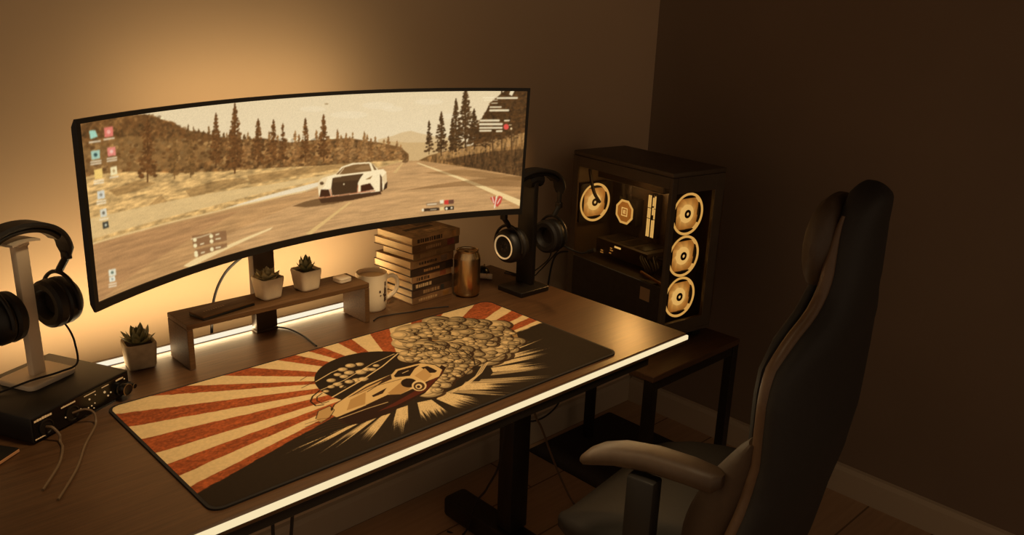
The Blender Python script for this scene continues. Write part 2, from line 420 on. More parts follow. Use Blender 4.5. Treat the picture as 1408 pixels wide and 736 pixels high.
('T',(106,68,34),(0.1229,0.1665),(0.1333,0.2704),0.0503),
('T',(106,68,34),(0.2692,0.168),(0.2752,0.2605),0.038),
('T',(106,68,34),(0.3101,0.15),(0.3169,0.2733),0.0582),
('T',(106,68,34),(0.363,0.1546),(0.3668,0.2418),0.0429),
('T',(106,68,34),(0.3979,0.1541),(0.401,0.2374),0.04),
('T',(106,68,34),(0.4198,0.1541),(0.4222,0.2288),0.0268),
('T',(106,68,34),(0.4723,0.1507),(0.4741,0.2343),0.0342),
('T',(106,68,34),(0.5153,0.1459),(0.5164,0.2384),0.0415),
('T',(150,108,62),(0.557,0.1431),(0.5572,0.195),0.0245),
('T',(150,108,62),(0.5851,0.1418),(0.585,0.1988),0.0229),
('T',(150,108,62),(0.6133,0.1407),(0.6129,0.1983),0.0212),
('T',(150,108,62),(0.6399,0.1384),(0.6394,0.186),0.0178),
('T',(150,108,62),(0.6613,0.1366),(0.6607,0.1784),0.0161),
('T',(120,84,44),(0.1789,0.1611),(0.1854,0.2359),0.0305),
('T',(120,84,44),(0.213,0.1578),(0.2182,0.2245),0.0279),
('P',(190,143,90),1,[(-0.0444,0.0954),(0.0059,0.0935),(0.1104,0.0889),(0.2525,0.0866),(0.3684,0.0869),(0.4711,0.0895),(0.6117,0.1116),(0.7045,0.1285),(0.7406,0.1275),(0.8655,0.1086),(1.0432,0.0783),(1.0512,-0.0254),(0.7973,-0.0287),(0.5762,-0.0207),(0.3986,-0.0179),(0.1957,-0.0194),(-0.0226,-0.0087),(-0.0578,0.0044)]),
('P',(204,158,104),0.6,[(0.2654,0.0336),(0.4707,0.0733),(0.7045,0.1285),(0.7407,0.1259),(0.9054,0.0522),(1.0142,-0.0095),(0.7965,-0.0081),(0.5581,-0.0098),(0.364,-0.0176)]),
('P',(174,126,80),0.6,[(-0.0444,0.0954),(0.1101,0.0865),(0.3177,0.0778),(0.2012,0.0489),(0.0722,0.0201),(-0.0068,-0.0025),(-0.0578,0.0044)]),
('N',0.16,0.05,0.003,3,[(-0.0444,0.0954),(0.2525,0.0866),(0.4711,0.0895),(0.7045,0.1285),(0.7406,0.1275),(1.0432,0.0783),(1.0512,-0.0254),(0.5762,-0.0207),(0.1957,-0.0194),(-0.0578,0.0044)]),
('P',(132,94,52),1,[(0.7461,0.1271),(0.7729,0.1367),(0.8271,0.1468),(0.8996,0.1572),(0.9717,0.1756),(1.0345,0.1919),(1.0438,0.0713),(0.959,0.0876),(0.8656,0.1052),(0.7918,0.1193)]),
('P',(84,58,32),0.85,[(0.8098,0.1231),(0.8643,0.132),(0.9373,0.1394),(1.0382,0.1443),(1.0438,0.0713),(0.959,0.0876),(0.8655,0.1069)]),
('P',(158,116,66),0.8,[(0.791,0.1389),(0.8815,0.1545),(0.9717,0.1756),(1.0343,0.1953),(1.0366,0.1648),(0.9735,0.1486),(0.8825,0.1345),(0.8006,0.1269)]),
('N',0.5,0.004,0.012,4,[(0.7461,0.1271),(0.8271,0.1468),(0.9717,0.1756),(1.0345,0.1919),(1.0438,0.0713),(0.959,0.0876),(0.7918,0.1193)]),
('L',(186,142,86),0.0012,1,[(0.7984,0.1352),(0.7982,0.1547)]),
('L',(96,66,36),0.0012,1,[(0.8082,0.1358),(0.808,0.1558)]),
('L',(186,142,86),0.0012,1,[(0.818,0.1365),(0.8177,0.157)]),
('L',(96,66,36),0.0012,1,[(0.8279,0.1371),(0.8275,0.1582)]),
('L',(186,142,86),0.0012,1,[(0.8377,0.1378),(0.8373,0.1594)]),
('L',(96,66,36),0.0012,1,[(0.8475,0.1385),(0.847,0.1607)]),
('L',(186,142,86),0.0012,1,[(0.8574,0.1392),(0.8568,0.1619)]),
('L',(96,66,36),0.0012,1,[(0.8672,0.14),(0.8666,0.1632)]),
('L',(186,142,86),0.0012,1,[(0.877,0.1407),(0.8764,0.1645)]),
('L',(96,66,36),0.0012,1,[(0.8869,0.1415),(0.8861,0.1659)]),
('L',(186,142,86),0.0012,1,[(0.8967,0.1423),(0.8959,0.1672)]),
('L',(96,66,36),0.0012,1,[(0.9066,0.1432),(0.9057,0.1686)]),
('L',(186,142,86),0.0012,1,[(0.9165,0.144),(0.9155,0.17)]),
('L',(96,66,36),0.0012,1,[(0.9263,0.1449),(0.9253,0.1714)]),
('L',(186,142,86),0.0012,1,[(0.9362,0.1458),(0.9351,0.1729)]),
('L',(96,66,36),0.0012,1,[(0.946,0.1467),(0.9448,0.1743)]),
('L',(186,142,86),0.0012,1,[(0.9559,0.1476),(0.9546,0.1758)]),
('L',(96,66,36),0.0012,1,[(0.9657,0.1486),(0.9644,0.1774)]),
('L',(186,142,86),0.0012,1,[(0.9756,0.1496),(0.9742,0.1789)]),
('L',(96,66,36),0.0012,1,[(0.9855,0.1506),(0.984,0.1804)]),
('L',(186,142,86),0.0012,1,[(0.9953,0.1516),(0.9937,0.182)]),
('L',(96,66,36),0.0012,1,[(1.0052,0.1527),(1.0035,0.1836)]),
('P',(76,52,28),1,[(0.9034,0.2195),(0.9232,0.2517),(0.9472,0.271),(0.9646,0.2808),(1.0271,0.288),(1.0348,0.1885),(0.9719,0.1722),(0.9071,0.1536),(0.8853,0.151),(0.8885,0.1937)]),
('N',0.4,0.008,0.008,5,[(0.9034,0.2195),(0.9646,0.2808),(1.0271,0.288),(1.0348,0.1885),(0.9719,0.1722),(0.8853,0.151)]),
('T',(82,56,30),(0.7728,0.1399),(0.7703,0.2133),0.0255),
('T',(82,56,30),(0.8039,0.1349),(0.8001,0.2312),0.0438),
('T',(82,56,30),(0.8312,0.1368),(0.8276,0.2178),0.0293),
('T',(82,56,30),(0.8403,0.1363),(0.8347,0.2588),0.0476),
('T',(82,56,30),(0.8636,0.1452),(0.8568,0.2822),0.0696),
('T',(82,56,30),(0.8856,0.146),(0.8808,0.2359),0.0477),
('T',(82,56,30),(0.9218,0.1532),(0.9165,0.242),0.0478),
('T',(82,56,30),(0.9152,0.14),(0.9106,0.2194),0.0368),
('T',(82,56,30),(0.9544,0.1591),(0.947,0.2743),0.0624),
('T',(82,56,30),(0.9941,0.1686),(0.9862,0.281),0.0661),
('F',(92,60,30),420,0.004,0.25,[(0.9034,0.2195),(0.9232,0.2517),(0.9472,0.271),(0.9644,0.284),(1.0268,0.2913),(1.035,0.1852),(0.9721,0.1689),(0.9071,0.1536),(0.8853,0.151),(0.8628,0.1617)]),
('F',(168,126,78),160,0.003,0.25,[(0.791,0.1389),(0.8815,0.1545),(0.9717,0.1756),(1.0345,0.1919),(1.0363,0.1682),(0.9735,0.1486),(0.8825,0.1345),(0.8006,0.1269)]),
('F',(96,64,34),200,0.0035,0.25,[(0.8136,0.1213),(0.8645,0.1286),(0.9375,0.136),(1.0384,0.1408),(1.0435,0.0748),(0.9589,0.0894),(0.8655,0.1069)]),
('L',(90,62,34),0.003,1,[(0.9289,0.1863),(0.9355,0.109)]),
('L',(90,62,34),0.003,1,[(0.976,0.1922),(0.9834,0.1109)]),
('L',(90,62,34),0.0025,1,[(0.9525,0.1892),(0.9555,0.1423)]),
('L',(228,190,128),0.0028,1,[(-0.023,0.0948),(0.006,0.0941),(0.1105,0.0901),(0.2525,0.0866),(0.3684,0.0876),(0.4711,0.091)]),
('L',(206,166,106),0.0018,1,[(0.4711,0.091),(0.6117,0.1132),(0.7045,0.1285)]),
('P',(240,206,144),1,[(0.1847,0.0053),(0.2112,0.0116),(0.2642,0.0159),(0.3318,0.0244),(0.3935,0.032),(0.3865,0.0275),(0.3315,0.0187),(0.2637,0.0077),(0.2004,-0.0018)]),
('P',(220,178,112),1,[(0.4692,0.0027),(0.5227,0.0273),(0.5762,0.0536),(0.5834,0.0527),(0.5333,0.0256),(0.4833,-0.0014)]),
('P',(214,172,110),1,[(0.6834,0.1048),(0.7064,0.1252),(0.71,0.1249),(0.6924,0.104)]),
('P',(238,204,142),1,[(0.7408,0.1227),(0.748,0.1221),(0.867,0.0783),(0.962,0.0407),(1.0198,0.0171),(1.021,0.001),(0.9628,0.0284),(0.8673,0.0715)]),
('P',(128,90,50),0.55,[(0.7114,0.0636),(0.7936,0.0697),(0.9041,0.0763),(1.0432,0.0783),(1.0454,0.0501),(0.9423,0.0572),(0.8678,0.0613),(0.7939,0.0614)]),
('P',(132,94,52),0.5,[(0.756,0.0989),(0.8659,0.1002),(0.9592,0.0842),(1.0438,0.0713),(1.0443,0.0642),(0.9413,0.0746)]),
('P',(104,72,40),0.8,[(0.4392,0.0653),(0.4706,0.0699),(0.5045,0.0717),(0.5111,0.0609),(0.5797,0.0574),(0.5384,0.055),(0.4929,0.0564),(0.4704,0.058)]),
('P',(250,226,178),1,[(0.5014,0.0963),(0.5016,0.1059),(0.5118,0.1123),(0.5388,0.1158),(0.5456,0.1169),(0.5581,0.1301),(0.5842,0.1353),(0.6253,0.1334),(0.6345,0.1286),(0.6473,0.115),(0.66,0.1152),(0.6675,0.1084),(0.6704,0.0764),(0.6584,0.0694),(0.6514,0.066),(0.5385,0.0698),(0.5045,0.0717),(0.5024,0.0826)]),
('P',(226,190,136),0.5,[(0.5014,0.0963),(0.5016,0.1059),(0.5118,0.1123),(0.5253,0.1125),(0.5161,0.0943),(0.5047,0.0881)]),
('P',(128,92,52),1,[(0.5445,0.1157),(0.5615,0.1278),(0.5888,0.1319),(0.6253,0.1304),(0.6312,0.1139),(0.5615,0.1142)]),
('P',(168,128,80),0.6,[(0.5888,0.1221),(0.607,0.1272),(0.6254,0.1264),(0.6277,0.1182),(0.6071,0.1182)]),
('L',(240,210,160),0.0015,1,[(0.5524,0.1156),(0.5638,0.1266)]),
('P',(122,88,50),1,[(0.6304,0.1306),(0.6345,0.1276),(0.6443,0.1152),(0.6381,0.115)]),
('P',(74,50,28),1,[(0.5365,0.1093),(0.5728,0.1106),(0.6117,0.1104),(0.6037,0.1016),(0.598,0.0923),(0.5958,0.0715),(0.5613,0.0718),(0.5351,0.0731),(0.533,0.0883)]),
('P',(104,74,42),0.5,[(0.5388,0.1086),(0.5728,0.1098),(0.6071,0.1097),(0.6003,0.098),(0.5365,0.0995)]),
('P',(245,220,170),1,[(0.5657,0.093),(0.5656,0.0925),(0.5653,0.0921),(0.5649,0.0918),(0.5643,0.0917),(0.5637,0.0917),(0.563,0.0918),(0.5625,0.0921),(0.562,0.0925),(0.5617,0.093),(0.5616,0.0935),(0.5617,0.094),(0.562,0.0944),(0.5625,0.0947),(0.5631,0.0948),(0.5637,0.0949),(0.5643,0.0947),(0.5649,0.0944),(0.5654,0.094),(0.5656,0.0935)]),
('P',(70,40,22),1,[(0.5081,0.0892),(0.5273,0.0866),(0.5317,0.0718),(0.5045,0.0736)]),
('P',(70,38,20),1,[(0.6049,0.0859),(0.628,0.088),(0.6385,0.0736),(0.605,0.0714)]),
('L',(190,110,70),0.002,1,[(0.53,0.0867),(0.534,0.0724)]),
('L',(190,110,70),0.002,1,[(0.598,0.0863),(0.5969,0.0713),(0.6397,0.0704)]),
('L',(196,120,76),0.002,1,[(0.5033,0.0724),(0.5385,0.0708),(0.5958,0.0708)]),
('P',(100,72,44),1,[(0.5155,0.101),(0.5152,0.1),(0.5145,0.0991),(0.5134,0.0985),(0.512,0.0981),(0.5105,0.0982),(0.5089,0.0985),(0.5076,0.0992),(0.5065,0.1001),(0.5058,0.1012),(0.5056,0.1023),(0.5058,0.1033),(0.5065,0.1042),(0.5077,0.1048),(0.509,0.1051),(0.5106,0.1051),(0.5121,0.1047),(0.5135,0.1041),(0.5145,0.1032),(0.5152,0.1021)]),
('P',(150,112,66),1,[(0.6164,0.0973),(0.6336,0.1036),(0.6279,0.0967)]),
('P',(78,50,28),1,[(0.5033,0.0708),(0.5958,0.0688),(0.6537,0.0674),(0.6566,0.0613),(0.5797,0.0564),(0.5088,0.0603)]),
('P',(88,60,34),1,[(0.6521,0.1052),(0.6568,0.0982),(0.6589,0.0656),(0.6526,0.0676)]),
('P',(64,42,24),1,[(0.664,0.0822),(0.6709,0.0877),(0.67,0.0733),(0.6612,0.0691)]),
('P',(210,172,118),0.5,[(0.6568,0.0982),(0.6675,0.1074),(0.6693,0.0868),(0.6629,0.0792)]),
('P',(110,76,42),0.0,[(0.6829,0.1302),(0.6972,0.1354),(0.7063,0.1284),(0.6974,0.1243)]),
('P',(120,86,50),1,[(0.7207,0.1273),(0.7204,0.1263),(0.7194,0.1255),(0.7178,0.1249),(0.7158,0.1246),(0.7136,0.1246),(0.7114,0.125),(0.7093,0.1256),(0.7077,0.1264),(0.7067,0.1274),(0.7063,0.1284),(0.7066,0.1293),(0.7076,0.1301),(0.7092,0.1307),(0.7112,0.131),(0.7134,0.131),(0.7157,0.1307),(0.7177,0.1301),(0.7193,0.1293),(0.7204,0.1283)]),
('P',(164,206,180),1,[(0.0175,0.2629),(0.0293,0.2623),(0.0329,0.2521),(0.0187,0.2504)]),
('L',(246,230,196),0.0022,0.9,[(0.016,0.246),(0.0369,0.245)]),
('P',(222,122,104),1,[(0.0462,0.2632),(0.0632,0.2632),(0.0629,0.2489),(0.0459,0.2491)]),
('P',(238,170,150),1,[(0.0582,0.2556),(0.0579,0.2547),(0.0573,0.2539),(0.0564,0.2533),(0.0553,0.253),(0.0541,0.253),(0.053,0.2533),(0.052,0.2539),(0.0513,0.2547),(0.0509,0.2556),(0.0508,0.2566),(0.0511,0.2575),(0.0518,0.2583),(0.0527,0.2589),(0.0537,0.2592),(0.0549,0.2592),(0.056,0.2589),(0.057,0.2583),(0.0577,0.2575),(0.0581,0.2566)]),
('L',(246,230,196),0.0022,0.85,[(0.0441,0.2461),(0.0639,0.2454)]),
('P',(168,196,172),1,[(0.0171,0.2329),(0.0339,0.2323),(0.0336,0.2192),(0.0168,0.2199)]),
('P',(60,84,80),1,[(0.029,0.2255),(0.0287,0.2246),(0.0281,0.2239),(0.0272,0.2235),(0.0261,0.2232),(0.0249,0.2233),(0.0238,0.2236),(0.0229,0.2242),(0.0222,0.2249),(0.0217,0.2258),(0.0217,0.2267),(0.022,0.2276),(0.0226,0.2283),(0.0235,0.2287),(0.0245,0.229),(0.0257,0.2289),(0.0268,0.2286),(0.0277,0.228),(0.0285,0.2273),(0.0289,0.2264)]),
('L',(246,230,196),0.0022,0.85,[(0.015,0.217),(0.0346,0.2157)]),
('L',(246,230,196),0.0022,0.85,[(0.0145,0.2134),(0.0342,0.2121)]),
('P',(226,134,116),1,[(0.0488,0.2327),(0.0645,0.2325),(0.0644,0.2191),(0.0486,0.2195)]),
('P',(240,190,170),1,[(0.06,0.2254),(0.0597,0.2245),(0.0591,0.2238),(0.0583,0.2233),(0.0573,0.223),(0.0562,0.2231),(0.0552,0.2234),(0.0543,0.2239),(0.0536,0.2247),(0.0532,0.2256),(0.0532,0.2265),(0.0535,0.2274),(0.054,0.2281),(0.0549,0.2286),(0.0559,0.2289),(0.0569,0.2288),(0.058,0.2285),(0.0589,0.228),(0.0595,0.2272),(0.0599,0.2263)]),
('L',(246,230,196),0.0022,0.85,[(0.0468,0.2164),(0.0654,0.2155)]),
('L',(246,230,196),0.0022,0.85,[(0.0464,0.2127),(0.065,0.2118)]),
('P',(240,200,112),1,[(0.0197,0.2046),(0.0353,0.204),(0.0349,0.1896),(0.0193,0.1904)]),
('L',(246,230,196),0.0022,0.85,[(0.0175,0.1874),(0.0359,0.186)]),
('L',(246,230,196),0.0022,0.85,[(0.017,0.1837),(0.0354,0.1823)]),
('P',(242,222,168),1,[(0.0509,0.2023),(0.0639,0.2022),(0.0638,0.1897),(0.0508,0.1899)]),
('P',(190,160,110),1,[(0.0601,0.1955),(0.0599,0.1947),(0.0594,0.194),(0.0587,0.1936),(0.0579,0.1933),(0.057,0.1934),(0.0562,0.1937),(0.0554,0.1942),(0.0549,0.1949),(0.0546,0.1957),(0.0545,0.1966),(0.0548,0.1974),(0.0552,0.198),(0.0559,0.1985),(0.0568,0.1987),(0.0577,0.1987),(0.0585,0.1984),(0.0592,0.1979),(0.0598,0.1972),(0.0601,0.1964)]),
('L',(246,230,196),0.0022,0.85,[(0.049,0.1868),(0.0649,0.1861)]),
('P',(212,208,190),1,[(0.0211,0.1711),(0.0354,0.1703),(0.0353,0.1579),(0.0209,0.1588)]),
('P',(150,140,120),1,[(0.0312,0.1639),(0.031,0.1631),(0.0305,0.1624),(0.0297,0.162),(0.0288,0.1618),(0.0278,0.1619),(0.0269,0.1622),(0.0261,0.1628),(0.0255,0.1635),(0.0251,0.1643),(0.0251,0.1652),(0.0253,0.166),(0.0258,0.1666),(0.0266,0.1671),(0.0275,0.1672),(0.0285,0.1672),(0.0294,0.1668),(0.0302,0.1663),(0.0308,0.1655),(0.0312,0.1647)]),
('L',(246,230,196),0.0022,0.85,[(0.0191,0.1558),(0.0363,0.1542)]),
('L',(246,230,196),0.0022,0.85,[(0.0186,0.1521),(0.0358,0.1505)]),
('P',(214,206,180),1,[(0.0232,0.1424),(0.0362,0.1417),(0.0361,0.129),(0.023,0.1299)]),
('P',(120,110,90),1,[(0.0324,0.1351),(0.0322,0.1343),(0.0317,0.1336),(0.031,0.1332),(0.0301,0.133),(0.0293,0.1331),(0.0284,0.1334),(0.0277,0.134),(0.0271,0.1347),(0.0268,0.1355),(0.0268,0.1364),(0.027,0.1372),(0.0275,0.1379),(0.0282,0.1383),(0.0291,0.1385),(0.0299,0.1384),(0.0308,0.1381),(0.0315,0.1375),(0.0321,0.1368),(0.0324,0.136)]),
('L',(246,230,196),0.0022,0.85,[(0.0212,0.1269),(0.0371,0.1253)]),
('P',(70,66,54),1,[(0.0256,0.1218),(0.0373,0.1212),(0.0375,0.1107),(0.0258,0.1113)]),
('P',(190,186,160),1,[(0.0341,0.1156),(0.0339,0.115),(0.0334,0.1144),(0.0328,0.1141),(0.0321,0.1139),(0.0313,0.114),(0.0305,0.1143),(0.0299,0.1148),(0.0294,0.1155),(0.0291,0.1162),(0.029,0.1169),(0.0293,0.1175),(0.0297,0.1181),(0.0303,0.1184),(0.031,0.1186),(0.0318,0.1185),(0.0326,0.1182),(0.0333,0.1177),(0.0337,0.1171),(0.034,0.1163)]),
('P',(226,220,190),1,[(0.0278,0.0442),(0.0426,0.0421),(0.0428,0.0311),(0.0279,0.0333)]),
('P',(110,120,100),1,[(0.0385,0.0367),(0.0382,0.036),(0.0377,0.0355),(0.0369,0.0352),(0.036,0.0352),(0.035,0.0354),(0.034,0.0358),(0.0332,0.0364),(0.0325,0.0371),(0.0321,0.0379),(0.0321,0.0387),(0.0323,0.0393),(0.0329,0.0398),(0.0336,0.0401),(0.0346,0.0402),(0.0356,0.04),(0.0365,0.0396),(0.0374,0.039),(0.038,0.0382),(0.0384,0.0375)]),
('P',(230,226,200),1,[(0.0278,0.0322),(0.0397,0.0308),(0.0402,0.0222),(0.0282,0.0236)]),
('P',(160,160,140),1,[(0.0366,0.0264),(0.0364,0.0258),(0.0359,0.0255),(0.0353,0.0252),(0.0346,0.0252),(0.0338,0.0254),(0.033,0.0257),(0.0323,0.0262),(0.0318,0.0268),(0.0315,0.0274),(0.0314,0.028),(0.0316,0.0285),(0.032,0.0289),(0.0327,0.0291),(0.0334,0.0291),(0.0342,0.029),(0.035,0.0286),(0.0357,0.0282),(0.0362,0.0276),(0.0365,0.027)]),
('L',(246,230,196),0.0022,0.85,[(0.0264,0.0205),(0.0413,0.0181)]),
('L',(246,230,196),0.0022,0.85,[(0.0259,0.0166),(0.0408,0.0141)]),
('P',(132,92,58),0.75,[(0.2081,0.0545),(0.2844,0.0473),(0.2849,0.0277),(0.2096,0.0322)]),
('P',(132,92,58),0.75,[(0.2125,0.0274),(0.2847,0.0229),(0.285,0.0151),(0.2147,0.0134)]),
('P',(244,224,170),1,[(0.218,0.0448),(0.2177,0.0437),(0.2171,0.0428),(0.2161,0.0422),(0.2149,0.042),(0.2136,0.0421),(0.2123,0.0426),(0.2112,0.0434),(0.2104,0.0444),(0.2099,0.0456),(0.2097,0.0468),(0.21,0.0479),(0.2107,0.0487),(0.2117,0.0493),(0.2129,0.0496),(0.2141,0.0495),(0.2154,0.049),(0.2165,0.0482),(0.2174,0.0471),(0.2179,0.046)]),
('P',(244,224,170),1,[(0.218,0.0341),(0.2177,0.033),(0.2171,0.0321),(0.2161,0.0315),(0.2149,0.0313),(0.2136,0.0314),(0.2123,0.0319),(0.2112,0.0327),(0.2103,0.0338),(0.2098,0.0349),(0.2097,0.0361),(0.21,0.0372),(0.2107,0.0381),(0.2117,0.0387),(0.2129,0.0389),(0.2141,0.0388),(0.2154,0.0383),(0.2165,0.0375),(0.2174,0.0364),(0.2179,0.0353)]),
('P',(244,224,170),1,[(0.2186,0.0205),(0.2183,0.0194),(0.2177,0.0185),(0.2167,0.0179),(0.2155,0.0177),(0.2142,0.0178),(0.2129,0.0183),(0.2118,0.0191),(0.2109,0.0202),(0.2104,0.0214),(0.2103,0.0226),(0.2106,0.0237),(0.2113,0.0245),(0.2122,0.0251),(0.2134,0.0254),(0.2147,0.0252),(0.216,0.0247),(0.2171,0.0239),(0.218,0.0228),(0.2185,0.0217)]),
('P',(244,224,170),1,[(0.2191,0.0163),(0.2188,0.0152),(0.2182,0.0143),(0.2172,0.0137),(0.216,0.0135),(0.2147,0.0136),(0.2134,0.0141),(0.2123,0.015),(0.2114,0.016),(0.2109,0.0172),(0.2108,0.0184),(0.2111,0.0195),(0.2118,0.0204),(0.2127,0.021),(0.2139,0.0212),(0.2152,0.021),(0.2165,0.0205),(0.2176,0.0197),(0.2185,0.0187),(0.219,0.0175)]),
('P',(244,224,170),1,[(0.2546,0.043),(0.2543,0.0418),(0.2537,0.0409),(0.2527,0.0403),(0.2515,0.04),(0.2502,0.0402),(0.2489,0.0407),(0.2477,0.0415),(0.2469,0.0425),(0.2463,0.0437),(0.2462,0.0449),(0.2465,0.046),(0.2472,0.0469),(0.2482,0.0475),(0.2494,0.0478),(0.2507,0.0477),(0.252,0.0472),(0.2531,0.0464),(0.254,0.0453),(0.2545,0.0442)]),
('P',(244,224,170),1,[(0.2548,0.0333),(0.2545,0.0322),(0.2538,0.0313),(0.2529,0.0307),(0.2516,0.0304),(0.2503,0.0306),(0.249,0.0311),(0.2479,0.0319),(0.247,0.0329),(0.2465,0.0341),(0.2464,0.0353),(0.2467,0.0364),(0.2473,0.0373),(0.2483,0.038),(0.2495,0.0382),(0.2508,0.0381),(0.2521,0.0376),(0.2533,0.0368),(0.2541,0.0358),(0.2547,0.0346)]),
('P',(244,224,170),1,[(0.2546,0.0183),(0.2543,0.0172),(0.2537,0.0162),(0.2527,0.0156),(0.2515,0.0154),(0.2501,0.0155),(0.2488,0.016),(0.2477,0.0169),(0.2468,0.0179),(0.2463,0.0191),(0.2462,0.0204),(0.2465,0.0215),(0.2471,0.0224),(0.2481,0.023),(0.2493,0.0232),(0.2507,0.0231),(0.2519,0.0226),(0.2531,0.0218),(0.254,0.0207),(0.2545,0.0195)]),
('L',(244,224,176),0.0025,0.9,[(0.226,0.0348),(0.2326,0.0346)]),
('L',(244,224,176),0.0025,0.9,[(0.2265,0.0185),(0.233,0.0182)]),
('L',(244,224,176),0.0025,0.9,[(0.2611,0.0442),(0.2677,0.0441)]),
('L',(244,224,176),0.0025,0.9,[(0.2606,0.0361),(0.2705,0.0352)]),
('L',(244,224,176),0.0025,0.9,[(0.2595,0.0198),(0.2694,0.0189)]),
('L',(244,220,170),0.0018,0.8,[(0.206,0.049),(0.227,0.048),(0.2499,0.0488)]),
('P',(150,120,86),0.7,[(0.7692,0.0301),(0.8099,0.029),(0.8121,0.0212),(0.7695,0.0217)]),
('L',(240,222,184),0.002,1,[(0.7731,0.0255),(0.7953,0.0252)]),
('P',(236,220,184),1,[(0.8042,0.0328),(0.8135,0.0329),(0.8138,0.0253),(0.8045,0.0252)]),
('P',(206,60,48),1,[(0.8154,0.0319),(0.8265,0.0319),(0.827,0.0216),(0.8158,0.0217)]),
('P',(110,70,50),1,[(0.8265,0.0319),(0.8395,0.0317),(0.8399,0.0223),(0.827,0.0216)]),
('P',(64,46,30),1,[(0.7641,0.0171),(0.803,0.016),(0.8033,0.0092),(0.7643,0.0104)]),
('L',(220,200,160),0.0016,1,[(0.7809,0.0128),(0.7957,0.0124)]),
('P',(226,196,130),1,[(0.8049,0.0167),(0.8142,0.0166),(0.8145,0.009),(0.8052,0.009)]),
('P',(48,38,28),1,[(0.8169,0.0165),(0.8402,0.0163),(0.8406,0.0076),(0.8173,0.0079)]),
('P',(240,226,190),1,[(0.8248,0.0116),(0.8247,0.0106),(0.8243,0.0097),(0.8237,0.009),(0.8228,0.0086),(0.8219,0.0085),(0.821,0.0088),(0.8201,0.0093),(0.8194,0.0101),(0.819,0.011),(0.8188,0.0121),(0.8189,0.0131),(0.8193,0.0139),(0.8199,0.0146),(0.8207,0.015),(0.8216,0.0151),(0.8226,0.0148),(0.8234,0.0143),(0.8241,0.0135),(0.8246,0.0126)]),
('P',(230,210,170),1,[(0.8378,0.0122),(0.8377,0.0114),(0.8373,0.0107),(0.8366,0.0102),(0.8358,0.0099),(0.8349,0.0098),(0.834,0.01),(0.8331,0.0105),(0.8324,0.0111),(0.832,0.0119),(0.8318,0.0127),(0.8319,0.0135),(0.8323,0.0141),(0.8329,0.0147),(0.8338,0.0149),(0.8347,0.015),(0.8356,0.0148),(0.8365,0.0144),(0.8371,0.0137),(0.8376,0.013)]),
('P',(240,226,190),1,[(0.7644,0.0138),(0.7643,0.0128),(0.7639,0.012),(0.7633,0.0114),(0.7624,0.0111),(0.7615,0.011),(0.7606,0.0113),(0.7598,0.0118),(0.7591,0.0125),(0.7586,0.0134),(0.7585,0.0144),(0.7586,0.0153),(0.759,0.0161),(0.7596,0.0167),(0.7604,0.017),(0.7613,0.0171),(0.7623,0.0168),(0.7631,0.0163),(0.7638,0.0156),(0.7642,0.0147)]),
('P',(196,62,48),0.85,[(0.9328,0.0299),(0.9438,0.0328),(0.9501,0.022),(0.955,0.034),(0.9646,0.0301),(0.9617,0.0161),(0.953,0.006),(0.9431,0.0136)]),
('L',(246,230,200),0.0026,1,[(0.9494,0.0325),(0.9474,0.0204),(0.9455,0.0047)]),
('L',(246,230,200),0.0022,1,[(0.9383,0.0314),(0.9429,0.0171)]),
('L',(246,230,200),0.0022,1,[(0.9592,0.0268),(0.9524,0.0148)]),
('L',(250,232,190),0.002,0.88,[(0.901,0.2606),(0.9334,0.2609)]),
('L',(250,232,190),0.0042,0.88,[(0.9371,0.2597),(0.9858,0.2602)]),
('L',(250,232,190),0.0016,0.88,[(0.905,0.255),(0.9374,0.2552)]),
('L',(250,232,190),0.0032,0.88,[(0.9203,0.2396),(0.9474,0.2397)]),
('L',(250,232,190),0.0046,0.88,[(0.9207,0.2323),(0.966,0.2323)]),
('L',(250,232,190),0.0048,0.88,[(0.8985,0.2098),(0.9439,0.2095)]),
('L',(250,232,190),0.0035,0.88,[(0.9585,0.209),(0.9694,0.2092)]),
('L',(250,232,190),0.0052,0.88,[(0.8971,0.2017),(0.9517,0.2011)]),
('L',(250,232,190),0.0042,0.88,[(0.8976,0.1935),(0.9523,0.1928)]),
('L',(250,232,190),0.004,0.88,[(0.8979,0.1869),(0.9253,0.1867)]),
('L',(250,232,190),0.0042,0.88,[(0.94,0.1852),(0.9527,0.1854)]),
('L',(250,232,190),0.0018,0.88,[(0.9234,0.2484),(0.9378,0.2487)]),
('P',(250,232,190),0.9,[(0.9655,0.2679),(0.97,0.2809),(0.9808,0.2809),(0.9729,0.2647)]),
('P',(224,84,70),1,[(0.9696,0.1948),(0.9695,0.1927),(0.9686,0.1909),(0.9673,0.1894),(0.9655,0.1885),(0.9635,0.1882),(0.9614,0.1886),(0.9596,0.1895),(0.958,0.191),(0.9569,0.1929),(0.9565,0.1949),(0.9567,0.197),(0.9575,0.1988),(0.9589,0.2003),(0.9606,0.2012),(0.9626,0.2015),(0.9647,0.2012),(0.9666,0.2002),(0.9681,0.1987),(0.9692,0.1969)]),
('P',(230,200,150),1,[(0.9789,0.1905),(0.9788,0.1897),(0.9785,0.189),(0.9779,0.1884),(0.9771,0.188),(0.9763,0.1879),(0.9755,0.188),(0.9747,0.1884),(0.974,0.189),(0.9736,0.1898),(0.9734,0.1906),(0.9735,0.1914),(0.9738,0.1922),(0.9744,0.1927),(0.9751,0.1931),(0.9759,0.1932),(0.9768,0.1931),(0.9776,0.1927),(0.9782,0.1921),(0.9787,0.1914)]),
('L',(226,200,150),0.0018,1,[(0.9701,0.1989),(0.9756,0.1989)]),
